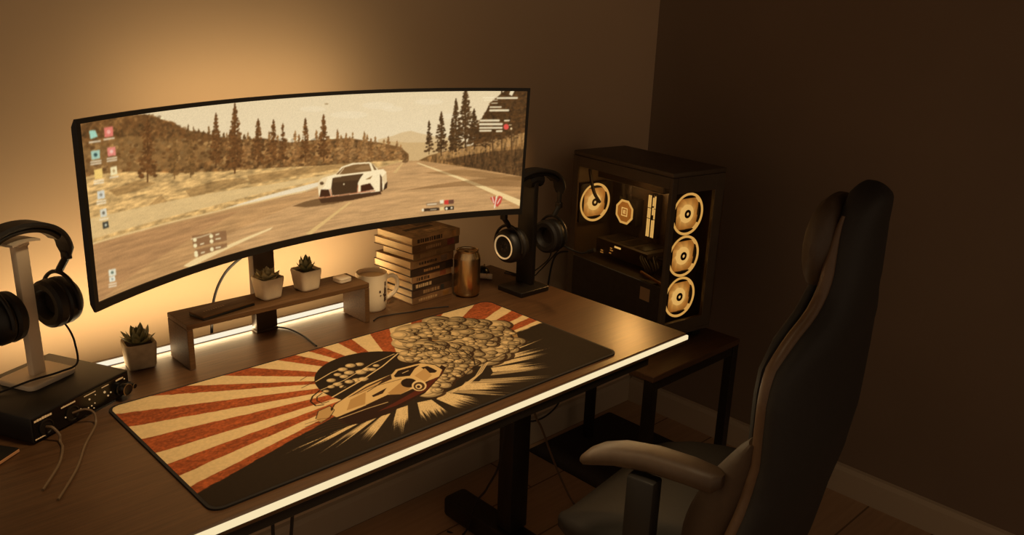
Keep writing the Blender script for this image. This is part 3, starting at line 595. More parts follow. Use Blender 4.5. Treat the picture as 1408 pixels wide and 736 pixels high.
('P',(170,140,96),1,[(0.5286,0.2589),(0.5283,0.2586),(0.5276,0.2583),(0.5265,0.2581),(0.525,0.258),(0.5235,0.2581),(0.5219,0.2582),(0.5205,0.2584),(0.5194,0.2588),(0.5186,0.2591),(0.5184,0.2595),(0.5186,0.2598),(0.5194,0.2601),(0.5205,0.2603),(0.5219,0.2604),(0.5235,0.2603),(0.5251,0.2602),(0.5265,0.2599),(0.5276,0.2596),(0.5283,0.2593)])
]
MAT_ART = [
('B',(214,186,136),1,[(0.6757,0.1593),(0.6648,0.143),(0.8515,0.1676),(0.8253,0.1532)]),
('B',(214,186,136),1,[(0.6617,0.1425),(0.6526,0.1268),(0.8399,0.1204),(0.8115,0.1042)]),
('B',(214,186,136),1,[(0.6472,0.1266),(0.6407,0.1138),(0.8167,0.0917),(0.7937,0.0791)]),
('B',(214,186,136),1,[(0.6346,0.1129),(0.6237,0.0953),(0.7577,0.0669),(0.7263,0.0435)]),
('B',(214,186,136),1,[(0.5461,0.0916),(0.5185,0.0767),(0.6316,0.029),(0.604,0.0137)]),
('B',(214,186,136),1,[(0.4934,0.0884),(0.4636,0.0746),(0.5389,0.0029),(0.4723,0.0057)]),
('B',(214,186,136),1,[(0.4551,0.0779),(0.4281,0.0854),(0.4436,-0.002),(0.3806,0.0078)]),
('B',(214,186,136),1,[(0.408,0.0874),(0.3839,0.0882),(0.3466,0.0038),(0.3165,0.0164)]),
('B',(214,186,136),1,[(0.3667,0.0824),(0.3472,0.0835),(0.2805,0.0228),(0.2497,0.0286)]),
('B',(214,186,136),1,[(0.3373,0.0838),(0.3167,0.084),(0.2337,0.0422),(0.2047,0.042)]),
('B',(214,186,136),1,[(0.3056,0.0877),(0.2831,0.09),(0.1832,0.0602),(0.1558,0.0642)]),
('B',(214,186,136),1,[(0.2762,0.0903),(0.2602,0.0875),(0.1538,0.0755),(0.1389,0.0786)]),
('B',(214,186,136),0.7,[(0.6214,0.0928),(0.6095,0.0868),(0.7815,0.0288),(0.7635,0.0189)]),
('B',(214,186,136),0.7,[(0.5835,0.0856),(0.5714,0.0789),(0.7255,-0.0031),(0.7103,-0.0108)]),
('B',(214,186,136),0.7,[(0.5533,0.0966),(0.544,0.0906),(0.6766,0.0086),(0.6655,0.001)]),
('B',(214,186,136),0.7,[(0.5153,0.0833),(0.5,0.0789),(0.612,-0.0168),(0.5955,-0.0239)]),
('B',(214,186,136),0.7,[(0.3964,0.0874),(0.3871,0.0855),(0.3293,-0.0028),(0.3238,-0.0003)]),
('B',(214,186,136),0.7,[(0.3488,0.0822),(0.3416,0.0813),(0.2504,0.0331),(0.2424,0.0348)]),
('B',(214,186,136),0.7,[(0.3148,0.0834),(0.3072,0.083),(0.1965,0.0392),(0.1875,0.0421)]),
('B',(214,186,136),0.7,[(0.29,0.0897),(0.2827,0.0881),(0.168,0.0634),(0.1609,0.0656)]),
('P',(40,30,20),1,[(0.5584,0.227),(0.5574,0.2429),(0.5542,0.2585),(0.549,0.2735),(0.5418,0.2877),(0.5328,0.3008),(0.5221,0.3126),(0.51,0.3229),(0.4966,0.3315),(0.4821,0.3381),(0.4669,0.3429),(0.4512,0.3455),(0.4353,0.346),(0.4195,0.3444),(0.404,0.3408),(0.3892,0.335),(0.3752,0.3274),(0.3624,0.318),(0.351,0.3069),(0.3411,0.2944),(0.333,0.2807),(0.3268,0.2661),(0.3226,0.2507),(0.3205,0.235),(0.3205,0.219),(0.3226,0.2033),(0.3268,0.1879),(0.333,0.1733),(0.3411,0.1596),(0.351,0.1471),(0.3624,0.1361),(0.3752,0.1266),(0.3892,0.119),(0.404,0.1132),(0.4195,0.1096),(0.4353,0.108),(0.4512,0.1085),(0.4669,0.1111),(0.4821,0.1159),(0.4966,0.1226),(0.51,0.1311),(0.5221,0.1414),(0.5328,0.1532),(0.5418,0.1663),(0.549,0.1805),(0.5542,0.1955),(0.5574,0.2111),(0.5584,0.227)]),
('U',(214,186,136),0.0087,(0.4427,0.2931)),
('U',(214,186,136),0.0101,(0.4255,0.2991)),
('U',(214,186,136),0.0095,(0.4037,0.2931)),
('U',(214,186,136),0.0074,(0.383,0.2791)),
('U',(214,186,136),0.0114,(0.424,0.2608)),
('U',(214,186,136),0.0099,(0.4051,0.2725)),
('U',(214,186,136),0.009,(0.4405,0.2629)),
('U',(214,186,136),0.0087,(0.3595,0.2645)),
('U',(214,186,136),0.0083,(0.3877,0.2638)),
('U',(214,186,136),0.0066,(0.4647,0.2669)),
('U',(214,186,136),0.0076,(0.4482,0.2565)),
('U',(214,186,136),0.0102,(0.3969,0.2336)),
('U',(214,186,136),0.0087,(0.3596,0.2423)),
('U',(214,186,136),0.0083,(0.3825,0.2381)),
('U',(214,186,136),0.0098,(0.4095,0.2306)),
('U',(214,186,136),0.0067,(0.3444,0.2405)),
('U',(214,186,136),0.0056,(0.3269,0.2301)),
('U',(214,186,136),0.0062,(0.3609,0.2268)),
('P',(40,29,18),0.8,[(0.3212,0.2036),(0.3531,0.2189),(0.3831,0.2302),(0.3658,0.2299),(0.3352,0.2127)]),
('P',(40,29,18),0.8,[(0.393,0.2147),(0.4294,0.2293),(0.4638,0.2437),(0.437,0.2231),(0.4004,0.2086)]),
('L',(214,186,136),0.0025,1,[(0.3342,0.2781),(0.3783,0.2945),(0.398,0.2979)]),
('L',(214,186,136),0.002,1,[(0.3225,0.2408),(0.3782,0.2491),(0.4642,0.2795),(0.5265,0.2913)]),
('L',(214,186,136),0.003,1,[(0.323,0.2021),(0.3975,0.2257),(0.4727,0.2563),(0.5346,0.289)]),
('L',(40,29,18),0.0016,1,[(0.2995,0.2705),(0.339,0.2815)]),
('L',(40,29,18),0.0014,1,[(0.3148,0.3015),(0.3331,0.3089)]),
('S',7,150,0.007,0.042,[(0.5884,0.3532),(0.6287,0.3885),(0.6818,0.3965),(0.7173,0.3942),(0.7546,0.3697),(0.7844,0.3405),(0.7976,0.2933),(0.8128,0.2708),(0.8105,0.2221),(0.7793,0.1798),(0.7327,0.1535),(0.6884,0.1458),(0.6354,0.1387),(0.615,0.1391),(0.6458,0.2067),(0.6429,0.2536),(0.6137,0.3001),(0.5588,0.2952)]),
('S',8,110,0.006,0.034,[(0.5425,0.2823),(0.6009,0.3059),(0.6326,0.2756),(0.6553,0.2344),(0.6494,0.1863),(0.6191,0.1438),(0.5711,0.1198),(0.5348,0.1117),(0.4782,0.0963),(0.4726,0.1123),(0.5401,0.1454),(0.5652,0.172),(0.5671,0.2029),(0.547,0.2361),(0.525,0.2458)]),
('L',(40,29,18),0.0014,0.8,[(0.5507,0.2756),(0.5691,0.2956),(0.5872,0.2971),(0.5858,0.2732)]),
('L',(40,29,18),0.0014,0.8,[(0.5659,0.2684),(0.5829,0.2862),(0.5981,0.2837),(0.5936,0.2563)]),
('L',(40,29,18),0.0014,0.8,[(0.5811,0.2612),(0.5967,0.2767),(0.6089,0.2704),(0.6013,0.2394)]),
('L',(40,29,18),0.0014,0.8,[(0.5965,0.2539),(0.6106,0.2672),(0.6198,0.2571),(0.609,0.2227)]),
('L',(40,29,18),0.0014,0.8,[(0.6119,0.2466),(0.6245,0.2577),(0.6306,0.2438),(0.6167,0.2062)]),
('L',(40,29,18),0.0014,0.8,[(0.6275,0.2392),(0.6384,0.2482),(0.6414,0.2306),(0.6242,0.1897)]),
('L',(40,29,18),0.0014,0.8,[(0.6431,0.2318),(0.6524,0.2386),(0.6521,0.2174),(0.6318,0.1734)]),
('L',(40,29,18),0.003,0.9,[(0.6137,0.3001),(0.6429,0.2536),(0.6458,0.2067),(0.6384,0.1697),(0.6191,0.1438)]),
('L',(40,29,18),0.0025,0.6,[(0.7171,0.3891),(0.7519,0.3665),(0.7816,0.3374),(0.7949,0.2903)]),
('L',(40,29,18),0.0025,0.8,[(0.5711,0.1198),(0.615,0.1391),(0.6354,0.1387),(0.6884,0.1458),(0.7327,0.1535)]),
('L',(214,186,136),0.0025,0.9,[(0.6478,0.1368),(0.6044,0.1079),(0.5558,0.0869),(0.5021,0.0764)]),
('L',(214,186,136),0.0025,0.9,[(0.6374,0.1338),(0.5945,0.1051),(0.5457,0.0864),(0.4984,0.0794)]),
('L',(214,186,136),0.0025,0.9,[(0.627,0.1308),(0.5847,0.1024),(0.5356,0.086),(0.4947,0.0825)]),
('P',(44,26,16),1,[(0.286,0.1288),(0.352,0.1376),(0.3849,0.1167),(0.454,0.1351),(0.5026,0.1461),(0.5675,0.1866),(0.5665,0.1712),(0.5365,0.1486),(0.4624,0.1068),(0.3615,0.0842),(0.2991,0.0871),(0.2795,0.1006)]),
('P',(98,40,24),0.7,[(0.352,0.1018),(0.3986,0.112),(0.4492,0.1248),(0.4991,0.1416),(0.5557,0.1721),(0.546,0.1563),(0.471,0.1139),(0.3895,0.0996)]),
('P',(204,172,118),1,[(0.2844,0.1489),(0.309,0.1735),(0.3474,0.1887),(0.4004,0.2086),(0.465,0.2154),(0.4832,0.2277),(0.5276,0.2234),(0.5415,0.2202),(0.5575,0.1948),(0.5547,0.1689),(0.5289,0.1472),(0.4953,0.1448),(0.454,0.1351),(0.4109,0.1288),(0.3473,0.1348),(0.286,0.1288)]),
('P',(172,136,84),1,[(0.3133,0.1406),(0.3422,0.1724),(0.3816,0.1811),(0.3525,0.1404)]),
('P',(160,122,74),0.8,[(0.4095,0.1509),(0.4647,0.1775),(0.4676,0.1529),(0.4503,0.1382),(0.4109,0.1288)]),
('P',(60,40,24),1,[(0.343,0.182),(0.3941,0.1993),(0.4622,0.2137),(0.4515,0.196),(0.4139,0.1901),(0.3662,0.1834)]),
('P',(186,150,98),1,[(0.3513,0.182),(0.3943,0.1954),(0.4345,0.2025),(0.4155,0.1924),(0.3701,0.185)]),
('P',(40,26,16),1,[(0.4632,0.2053),(0.4835,0.2196),(0.5344,0.2153),(0.5144,0.206),(0.4869,0.1857),(0.4613,0.1977)]),
('L',(214,186,136),0.002,1,[(0.4831,0.2043),(0.4991,0.2068)]),
('P',(40,26,16),1,[(0.528,0.2029),(0.5425,0.2006),(0.543,0.1706),(0.5344,0.1659),(0.5245,0.1717)]),
('P',(180,144,92),1,[(0.4942,0.1797),(0.532,0.1956),(0.522,0.1606),(0.4927,0.1454)]),
('P',(48,30,18),1,[(0.3514,0.1367),(0.4057,0.1456),(0.4288,0.1292),(0.3864,0.1188),(0.341,0.1174)]),
('P',(50,32,20),1,[(0.3806,0.161),(0.4214,0.1708),(0.4019,0.1558),(0.3803,0.1543)]),
('P',(40,26,16),1,[(0.478,0.1516),(0.4736,0.1471),(0.4685,0.144),(0.4632,0.1426),(0.4582,0.1429),(0.4541,0.1451),(0.4511,0.1489),(0.4496,0.1538),(0.4497,0.1595),(0.4515,0.1654),(0.4547,0.1709),(0.459,0.1756),(0.4641,0.1789),(0.4695,0.1804),(0.4746,0.1801),(0.4788,0.1779),(0.4819,0.1741),(0.4834,0.169),(0.4831,0.1631),(0.4813,0.1572)]),
('P',(214,186,136),1,[(0.4846,0.13),(0.4796,0.1247),(0.474,0.1209),(0.4685,0.1188),(0.4635,0.1187),(0.4595,0.1206),(0.4569,0.1242),(0.4559,0.1293),(0.4566,0.1353),(0.459,0.1417),(0.4629,0.148),(0.4679,0.1534),(0.4735,0.1574),(0.4791,0.1596),(0.4843,0.1598),(0.4884,0.1579),(0.4911,0.1542),(0.492,0.1489),(0.4912,0.1427),(0.4886,0.1362)]),
('P',(70,48,28),1,[(0.4809,0.1308),(0.4771,0.1268),(0.4729,0.1239),(0.4687,0.1223),(0.4649,0.1222),(0.4619,0.1236),(0.4599,0.1264),(0.4591,0.1302),(0.4597,0.1348),(0.4616,0.1397),(0.4645,0.1445),(0.4683,0.1485),(0.4725,0.1516),(0.4768,0.1533),(0.4807,0.1534),(0.4838,0.152),(0.4858,0.1492),(0.4866,0.1452),(0.4859,0.1405),(0.484,0.1356)]),
('P',(214,186,136),1,[(0.476,0.1328),(0.4736,0.1302),(0.471,0.1284),(0.4685,0.1273),(0.4661,0.1272),(0.4643,0.128),(0.4632,0.1296),(0.4628,0.132),(0.4632,0.1348),(0.4644,0.1379),(0.4663,0.1408),(0.4686,0.1434),(0.4712,0.1453),(0.4738,0.1464),(0.4762,0.1465),(0.478,0.1457),(0.4792,0.144),(0.4796,0.1416),(0.4791,0.1387),(0.4779,0.1357)]),
('P',(60,40,24),1,[(0.4727,0.134),(0.4714,0.1326),(0.47,0.1316),(0.4686,0.131),(0.4673,0.1309),(0.4663,0.1314),(0.4657,0.1323),(0.4655,0.1335),(0.4658,0.1351),(0.4664,0.1368),(0.4675,0.1384),(0.4688,0.1398),(0.4702,0.1408),(0.4716,0.1414),(0.4729,0.1415),(0.4738,0.1411),(0.4745,0.1402),(0.4747,0.1389),(0.4744,0.1373),(0.4737,0.1357)]),
('L',(40,29,18),0.002,1,[(0.2844,0.1489),(0.309,0.1735),(0.3474,0.1887),(0.4004,0.2086),(0.465,0.2154),(0.4832,0.2277),(0.5276,0.2234),(0.5415,0.2202),(0.5575,0.1948),(0.5547,0.1689)]),
('L',(40,29,18),0.002,1,[(0.286,0.1288),(0.3497,0.1342),(0.4109,0.1288),(0.454,0.1351)]),
('L',(40,29,18),0.0015,1,[(0.3834,0.1795),(0.4139,0.1901),(0.4653,0.1845)]),
('L',(214,186,136),0.002,0.9,[(0.2859,0.1227),(0.3452,0.1236),(0.3879,0.1209)]),
('L',(40,29,18),0.003,1,[(0.3193,0.2399),(0.2968,0.2273),(0.2833,0.2115),(0.2816,0.1911),(0.2942,0.1859)]),
('L',(40,29,18),0.002,1,[(0.3172,0.2276),(0.3017,0.2199),(0.2935,0.2064),(0.2951,0.1917),(0.308,0.1909)]),
('P',(176,142,92),1,[(0.2556,0.1481),(0.2741,0.1702),(0.3002,0.1743),(0.2965,0.1579),(0.2792,0.1407),(0.2549,0.1304)]),
('L',(40,29,18),0.0014,1,[(0.2556,0.1481),(0.2741,0.1702),(0.3002,0.1743),(0.2982,0.1564),(0.2767,0.1366),(0.2545,0.1296),(0.2495,0.138)]),
('P',(40,29,18),1,[(0.2977,0.1601),(0.2966,0.1586),(0.2955,0.1574),(0.2945,0.1566),(0.2936,0.1562),(0.2929,0.1564),(0.2926,0.157),(0.2926,0.1581),(0.293,0.1595),(0.2937,0.1611),(0.2946,0.1627),(0.2956,0.1642),(0.2967,0.1655),(0.2978,0.1663),(0.2987,0.1667),(0.2993,0.1665),(0.2996,0.1659),(0.2996,0.1648),(0.2993,0.1634),(0.2986,0.1617)]),
('L',(70,48,28),0.0014,0.8,[(0.2326,0.1432),(0.2623,0.1425),(0.2898,0.1287)]),
('L',(70,48,28),0.0014,0.8,[(0.2274,0.1344),(0.2604,0.1343),(0.2888,0.1215)]),
('L',(70,48,28),0.0014,0.8,[(0.2223,0.1257),(0.2585,0.1262),(0.2878,0.1143)]),
('L',(70,48,28),0.0014,0.8,[(0.2173,0.1172),(0.2565,0.1182),(0.2869,0.1072)]),
('L',(70,48,28),0.0014,0.8,[(0.2123,0.1087),(0.2546,0.1103),(0.2859,0.1001)]),
('L',(70,48,28),0.0014,0.8,[(0.2074,0.1004),(0.2528,0.1024),(0.2849,0.0931)])
]
LP = dict(rear=2.2, back=.36, front=.8, glow=.3, spot=80, pc=.6, tow=34, world=.29)

# ------------------------------------------------------------------ materials
M = {}
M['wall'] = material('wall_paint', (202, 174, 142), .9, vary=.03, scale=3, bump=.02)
M['wall_r'] = material('wall_paint_shaded', (122, 102, 84), .92, vary=.04, scale=3)  # wall paint darkened to hold the shade on the right wall
M['base'] = material('baseboard_paint', (176, 158, 134), .7)
M['ceil'] = material('ceiling_paint', (120, 108, 92), .95)
M['desk'] = material('desk_wood', (84, 58, 36), .4, vary=.24, scale=9, stretch=(1.2, 22, 22), bump=.12, spec=.4)
M['black'] = material('black_plastic', (24, 20, 16), .5, vary=.1, scale=60)
M['case'] = material('case_steel', (84, 70, 54), .5, metal=.1, vary=.1, scale=30)
M['column'] = material('column_metal', (74, 56, 38), .45, metal=.2, vary=.1, scale=30)
M['blackm'] = material('black_steel', (36, 30, 24), .42, metal=.3, vary=.1, scale=30)
M['gloss'] = material('black_gloss', (16, 13, 11), .25)
M['riser'] = material('riser_wood', (98, 70, 43), .62, vary=.22, scale=10, stretch=(1.5, 20, 30), bump=.1, spec=.18)
M['pot'] = material('pot_ceramic', (232, 212, 178), .65, vary=.06, scale=60, bump=.08)
M['potd'] = material('pot_concrete', (186, 164, 130), .8, vary=.14, scale=70, bump=.2)
M['soil'] = material('soil', (60, 44, 30), .95, vary=.4, scale=200, bump=.6)
M['leaf'] = material('succulent_leaf', (132, 128, 84), .5, vary=.2, scale=60)
M['leafl'] = material('succulent_leaf_pale', (190, 176, 128), .5, vary=.15, scale=60)
M['white'] = material('white_plastic', (236, 218, 190), .45)
M['ceramic'] = material('mug_glaze', (240, 222, 190), .3, coat=.3)
M['ink'] = material('mug_print', (70, 46, 30), .5)
M['ink2'] = material('mug_print_light', (170, 132, 92), .5)
M['can'] = material('can_metal', (206, 176, 130), .27, metal=1.0, vary=.25, scale=22, stretch=(3, 3, .5))
M['lid'] = material('can_lid', (214, 190, 150), .3, metal=1.0)
M['page'] = material('book_pages', (232, 206, 160), .85, vary=.16, scale=30, stretch=(1, 1, 25))
M['leather'] = material('chair_leather', (34, 29, 25), .68, vary=.12, scale=120, bump=.12)
M['leather2'] = material('chair_trim_lit', (96, 72, 50), .45, vary=.08, scale=90, bump=.08)  # piping leather paled, rim light put into its colour
M['leather3'] = material('chair_side', (70, 53, 37), .55, vary=.08, scale=90, bump=.08)
M['pad'] = material('headphone_pad', (34, 27, 21), .6, vary=.2, scale=160, bump=.25)
M['silver'] = material('brushed_metal', (150, 126, 94), .35, metal=.9)
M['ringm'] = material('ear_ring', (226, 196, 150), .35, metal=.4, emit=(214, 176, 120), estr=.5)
M['led'] = glow('led_strip', (248, 226, 178), 1.0)
M['ledw'] = glow('led_strip_wall', (253, 241, 212), 1.0)
M['fan_ring'] = glow('fan_ring', (255, 222, 152), 1.0)
M['fan_hub'] = glow('fan_hub', (255, 230, 168), 1.15)
M['fan_blade'] = material('fan_blade', (210, 176, 120), .4, emit=(206, 152, 80), estr=.72)
M['fan_disc'] = material('fan_diffuser', (150, 110, 60), .6, emit=(186, 132, 66), estr=.62)
M['pclite'] = glow('memory_light', (255, 228, 164), 1.1)
M['pcdim'] = glow('indicator_dim', (214, 164, 96), .6)
M['glass'] = glass('case_glass')
M['inside'] = material('case_inside', (46, 36, 26), .55, vary=.25, scale=50)
M['board'] = material('circuit_board', (52, 40, 28), .5, vary=.5, scale=90)
M['cable'] = material('cable_black', (26, 20, 16), .6)
M['cablew'] = material('cable_grey', (104, 82, 58), .6)
M['edge_glint'] = material('glint_metal', (190, 130, 80), .35, metal=.6, emit=(150, 96, 52), estr=.35)  # emission paints the glint into the edge strip
M['label'] = glow('panel_print', (196, 146, 90), .7)
M['dot'] = glow('panel_dot', (210, 164, 108), .7)
M['rubber'] = material('mat_rubber', (26, 20, 15), .8)
M['sticker'] = material('sticker', (150, 118, 82), .7)

def floor_material():
    m = bpy.data.materials.new('floor_planks'); m.use_nodes = True
    nt = m.node_tree; N = nt.nodes; b = N['Principled BSDF']
    tc = N.new('ShaderNodeTexCoord'); br = N.new('ShaderNodeTexBrick'); mp = N.new('ShaderNodeMapping'); nz = N.new('ShaderNodeTexNoise'); mx = N.new('ShaderNodeMix')
    br.inputs['Color1'].default_value = (*lin((196, 160, 124)), 1); br.inputs['Color2'].default_value = (*lin((184, 148, 114)), 1)
    br.inputs['Mortar'].default_value = (*lin((120, 92, 66)), 1)
    br.inputs['Scale'].default_value = 1.0; br.inputs['Brick Width'].default_value = 1.25; br.inputs['Row Height'].default_value = .19
    br.inputs['Mortar Size'].default_value = .003; br.offset = .37
    nt.links.new(tc.outputs['Object'], br.inputs[0])
    mp.inputs['Scale'].default_value = (1.5, 26, 1); nz.inputs['Scale'].default_value = 3; nz.inputs['Detail'].default_value = 6
    nt.links.new(tc.outputs['Object'], mp.inputs[0]); nt.links.new(mp.outputs[0], nz.inputs[0])
    mx.data_type = 'RGBA'; mx.blend_type = 'MULTIPLY'; mx.inputs[0].default_value = .35
    nt.links.new(br.outputs[0], mx.inputs[6]); nt.links.new(nz.outputs['Fac'], mx.inputs[7])
    nt.links.new(mx.outputs[2], b.inputs['Base Color']); b.inputs['Roughness'].default_value = .6
    return m
M['floor'] = floor_material()

# ------------------------------------------------------------------ setting
XR, YB, XL, YF, HC = 1.985, .775, -1.7, -2.4, 2.55
b = NB(); box(b, XL, XR+.1, YF, YB+.1, -.1, 0); struct('floor', b, M['floor'])
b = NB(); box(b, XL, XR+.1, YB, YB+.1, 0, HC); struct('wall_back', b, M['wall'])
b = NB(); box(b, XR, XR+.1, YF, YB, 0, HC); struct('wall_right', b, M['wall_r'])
b = NB(); box(b, XL, XR+.1, YF, YB+.1, HC, HC+.1); struct('ceiling', b, M['ceil'])
b = NB(); prism(b, [(0, 0), (.016, 0), (.016, .078), (.010, .092), (0, .096)], XL, XR, Matrix(((0, 0, 1, 0), (-1, 0, 0, YB), (0, 1, 0, 0), (0, 0, 0, 1)))); struct('baseboard_back', b, M['base'])
b = NB(); prism(b, [(0, 0), (.016, 0), (.016, .078), (.010, .092), (0, .096)], YF, YB-.016, Matrix(((-1, 0, 0, XR), (0, 0, 1, 0), (0, 1, 0, 0), (0, 0, 0, 1)))); struct('baseboard_right', b, M['base'])

# ------------------------------------------------------------------ desk
desk = thing('desk', 'dark wood-grain standing desk with a glowing light strip along its front edge', 'desk', (.3, .3, 0))
def loc_(t): return Matrix.Translation(-Vector(t.location))
DX0, DX1, DY0, DY1 = -.62, 1.115, -.024, .64
b = NB(); box(b, DX0, DX1, DY0, DY1, Z0-.025, Z0, .002, 1, loc_(desk)); obj('desktop', b, M['desk'], desk)
b = NB(); box(b, DX0, DX1-.001, DY0-.006, DY0-.0002, Z0-.0135, Z0-.003, .001, 1, loc_(desk)); obj('light_strip', b, M['led'], desk, label='glowing warm light strip along the front edge')
b = NB(); box(b, DX0+.05, DX1-.12, DY0+.012, DY0+.04, Z0-.05, Z0-.0252, .002, 1, loc_(desk)); obj('front_rail', b, M['blackm'], desk)
for lx in (-.47, .985):
    b = NB(); box(b, lx-.026, lx+.038, .365, .42, .07, .42, .004, 2, loc_(desk)); box(b, lx-.03, lx+.042, .36, .425, .415, Z0-.0252, .004, 2, loc_(desk)); obj('leg', b, M['blackm'], desk)
    b = NB(); box(b, lx-.045, lx+.035, -.04, .628, .006, .07, .012, 2, loc_(desk)); obj('foot', b, M['blackm'], desk)
b = NB(); box(b, -.42, .95, .375, .41, Z0-.07, Z0-.03, .002, 1, loc_(desk)); obj('crossbeam', b, M['blackm'], desk)

strip = NB(); box(strip, .015, .722, .6005, .6095, Z0+.0004, Z0+.0092, .002, 1)
tag(obj('led_light_strip', strip, M['ledw']), 'glowing warm light bar along the rear of the desk behind the shelf', 'light strip')

# ------------------------------------------------------------------ desk mat
mat_t = thing('desk_mat', 'large desk mat printed with a drifting car, smoke and red and cream sun rays', 'desk mat', (.45, .208, Z0))
MW, MH = .9, .4175
b = NB(); prism(b, [(x-.45, y-.208) for x, y in rrect(0, MW, 0, MH, .02)], .0003, .0034); obj('mat_base', b, M['rubber'], mat_t, label='black rubber base with stitched edge')
pm = Paint(MW, MH, 761, 354)
cx, cy = .472, .187
ang = np.degrees(np.arctan2(pm.Y-cy, pm.X-cx)) % 360
rad = np.hypot(pm.X-cx, pm.Y-cy)
CREAM, RED, DARK = np.array((214, 186, 136.)), np.array((150, 76, 40.)), np.array((42, 32, 21.))
pm.C[:] = CREAM
nz1 = pm.noise(.03, .006, 11); nz2 = pm.noise(.004, .004, 12)
wob = (nz1-.5)*.6
for a0, a1 in ((157.4, 163.9), (170.1, 177.3), (182.6, 187.9), (192.6, 196), (145.6, 150.3), (131.7, 138.9), (114.5, 122.5), (100, 107.8), (82.1, 90.6), (60.1, 70.9), (38.6, 49.7), (22.1, 30.5), (13.2, 18.1), (7.2, 10.6)):
    m = np.clip(((ang+wob-a0)*rad/57.3/.0012)+.5, 0, 1)*np.clip(((a1-ang-wob)*rad/57.3/.0012)+.5, 0, 1)
    tex = (.72+.42*nz2+.35*(nz1-.3))[..., None]
    pm.C = pm.C*(1-m[..., None])+np.clip(RED*tex, 0, 255)*m[..., None]
edge = np.where(ang > 180, ang, ang+360)           # dark field fills the lower right
lo = np.clip((edge-195.2+(nz1-.5)*.9)*rad/57.3/.002, 0, 1)*np.clip((365.3-edge+(nz1-.5)*2.)*rad/57.3/.004, 0, 1)
pm.C = pm.C*(1-lo[..., None])+DARK*lo[..., None]
pm.C *= (1+(nz2-.5)*.12)[..., None]
pm.run(MAT_ART)
pts = np.stack([pm.X.ravel()-.45, pm.Y.ravel()-.208, np.full(pm.X.size, .0037)], 1)
q = .0045; r = .0165
dx = np.maximum(np.abs(pm.X-MW/2)-(MW/2-q-r), 0); dy = np.maximum(np.abs(pm.Y-MH/2)-(MH/2-q-r), 0)
keep = np.hypot(dx, dy) <= r
M['print'] = attr_material('mat_print', False, .9)
me = pm.mesh('printed_surface', pts, keep); me.materials.append(M['print'])
o = bpy.data.objects.new('printed_surface', me); COL.objects.link(o); o.parent = mat_t
o['label'] = 'cloth print of rays, smoke and a drifting car'

# ------------------------------------------------------------------ monitor
mcx, mcy, mcz, myaw, mtilt, mW, mH, mR = .4516, .4347, .3781+Z0, .07, -.0379, 1.0244, .2966, 1.1422
mon = thing('curved_monitor', 'very wide curved monitor showing a racing game with a white car on a forest road', 'monitor', (.392, .6, Z0))
def msurf(s, v, d=0.0):
    a = s/mR
    x = (mR+d)*sin(a); y = -mR+(mR+d)*cos(a); z = v
    y2 = y*cos(mtilt)+z*sin(mtilt); z2 = -y*sin(mtilt)+z*cos(mtilt)
    return Vector((mcx+cos(myaw)*x-sin(myaw)*y2, mcy+sin(myaw)*x+cos(myaw)*y2, mcz+z2))-Vector(mon.location)
def slab(s0, s1, v0, v1, d0, d1, n=48):
    b = NB(); rings = []
    for k in range(n+1):
        s = s0+(s1-s0)*k/n
        e = d0+(d1-d0)*(.32+.68*min(1, min(s-s0, s1-s)/.12))
        rings.append([msurf(s, v0, d0), msurf(s, v1, d0), msurf(s, v1-.012, e), msurf(s, v0+.012, e)])
    ring_loft(b, rings); return b
hw, hh = mW/2, mH/2
b = slab(-hw, hw, -hh, hh, .0012, .02); obj('housing', b, M['black'], mon)
BL, BR, BT, BB = .008, .006, .007, .014
b = NB(); n = 48
for (s0, s1, v0, v1) in ((-hw, hw, -hh, -hh+BB), (-hw, hw, hh-BT, hh), (-hw, -hw+BL, -hh+BB, hh-BT), (hw-BR, hw, -hh+BB, hh-BT)):
    k = n if s1-s0 > .1 else 2
    ring_loft(b, [[msurf(s0+(s1-s0)*i/k, v0, -.0025), msurf(s0+(s1-s0)*i/k, v1, -.0025), msurf(s0+(s1-s0)*i/k, v1, .0011), msurf(s0+(s1-s0)*i/k, v0, .0011)] for i in range(k+1)])
obj('bezel', b, M['black'], mon)
sw, sh = mW-BL-BR, mH-BT-BB
ps = Paint(sw, sh, 831, 227)
ps.run(SCREEN_ART); ps.soften()
gr = np.random.RandomState(9).rand(ps.ny, ps.nx)
ps.C *= (1+(gr-.5)*.07)[..., None]
fl = np.concatenate([np.array([msurf(-hw+BL+x, -hh+BB+y, .0002) for x in ps.x]) for y in ps.y])
M['screen'] = attr_material('screen_picture', True, .4, 1.0)
me = ps.mesh('screen', fl); me.materials.append(M['screen'])
o = bpy.data.objects.new('screen', me); COL.objects.link(o); o.parent = mon; o['label'] = 'lit screen with a racing game and desktop icons'
b = NB(); box(b, -.024, .026, -.0265, -.003, .0062, .45, .003, 2); obj('stand_column', b, M['column'], mon)
b = NB(); box(b, -.0245, .0265, -.027, -.0025, .0003, .006, .001, 1); obj('stand_base', b, M['column'], mon)
mb_ = msurf(.392-mcx, 0, .02)
b = NB(); box(b, -.05, .05, mb_.y+.012, mb_.y+.024, .32, .44, .004, 2); box(b, -.022, .022, mb_.y+.022, -.0245, .36, .40, .004, 2); obj('mounting_arm', b, M['blackm'], mon)

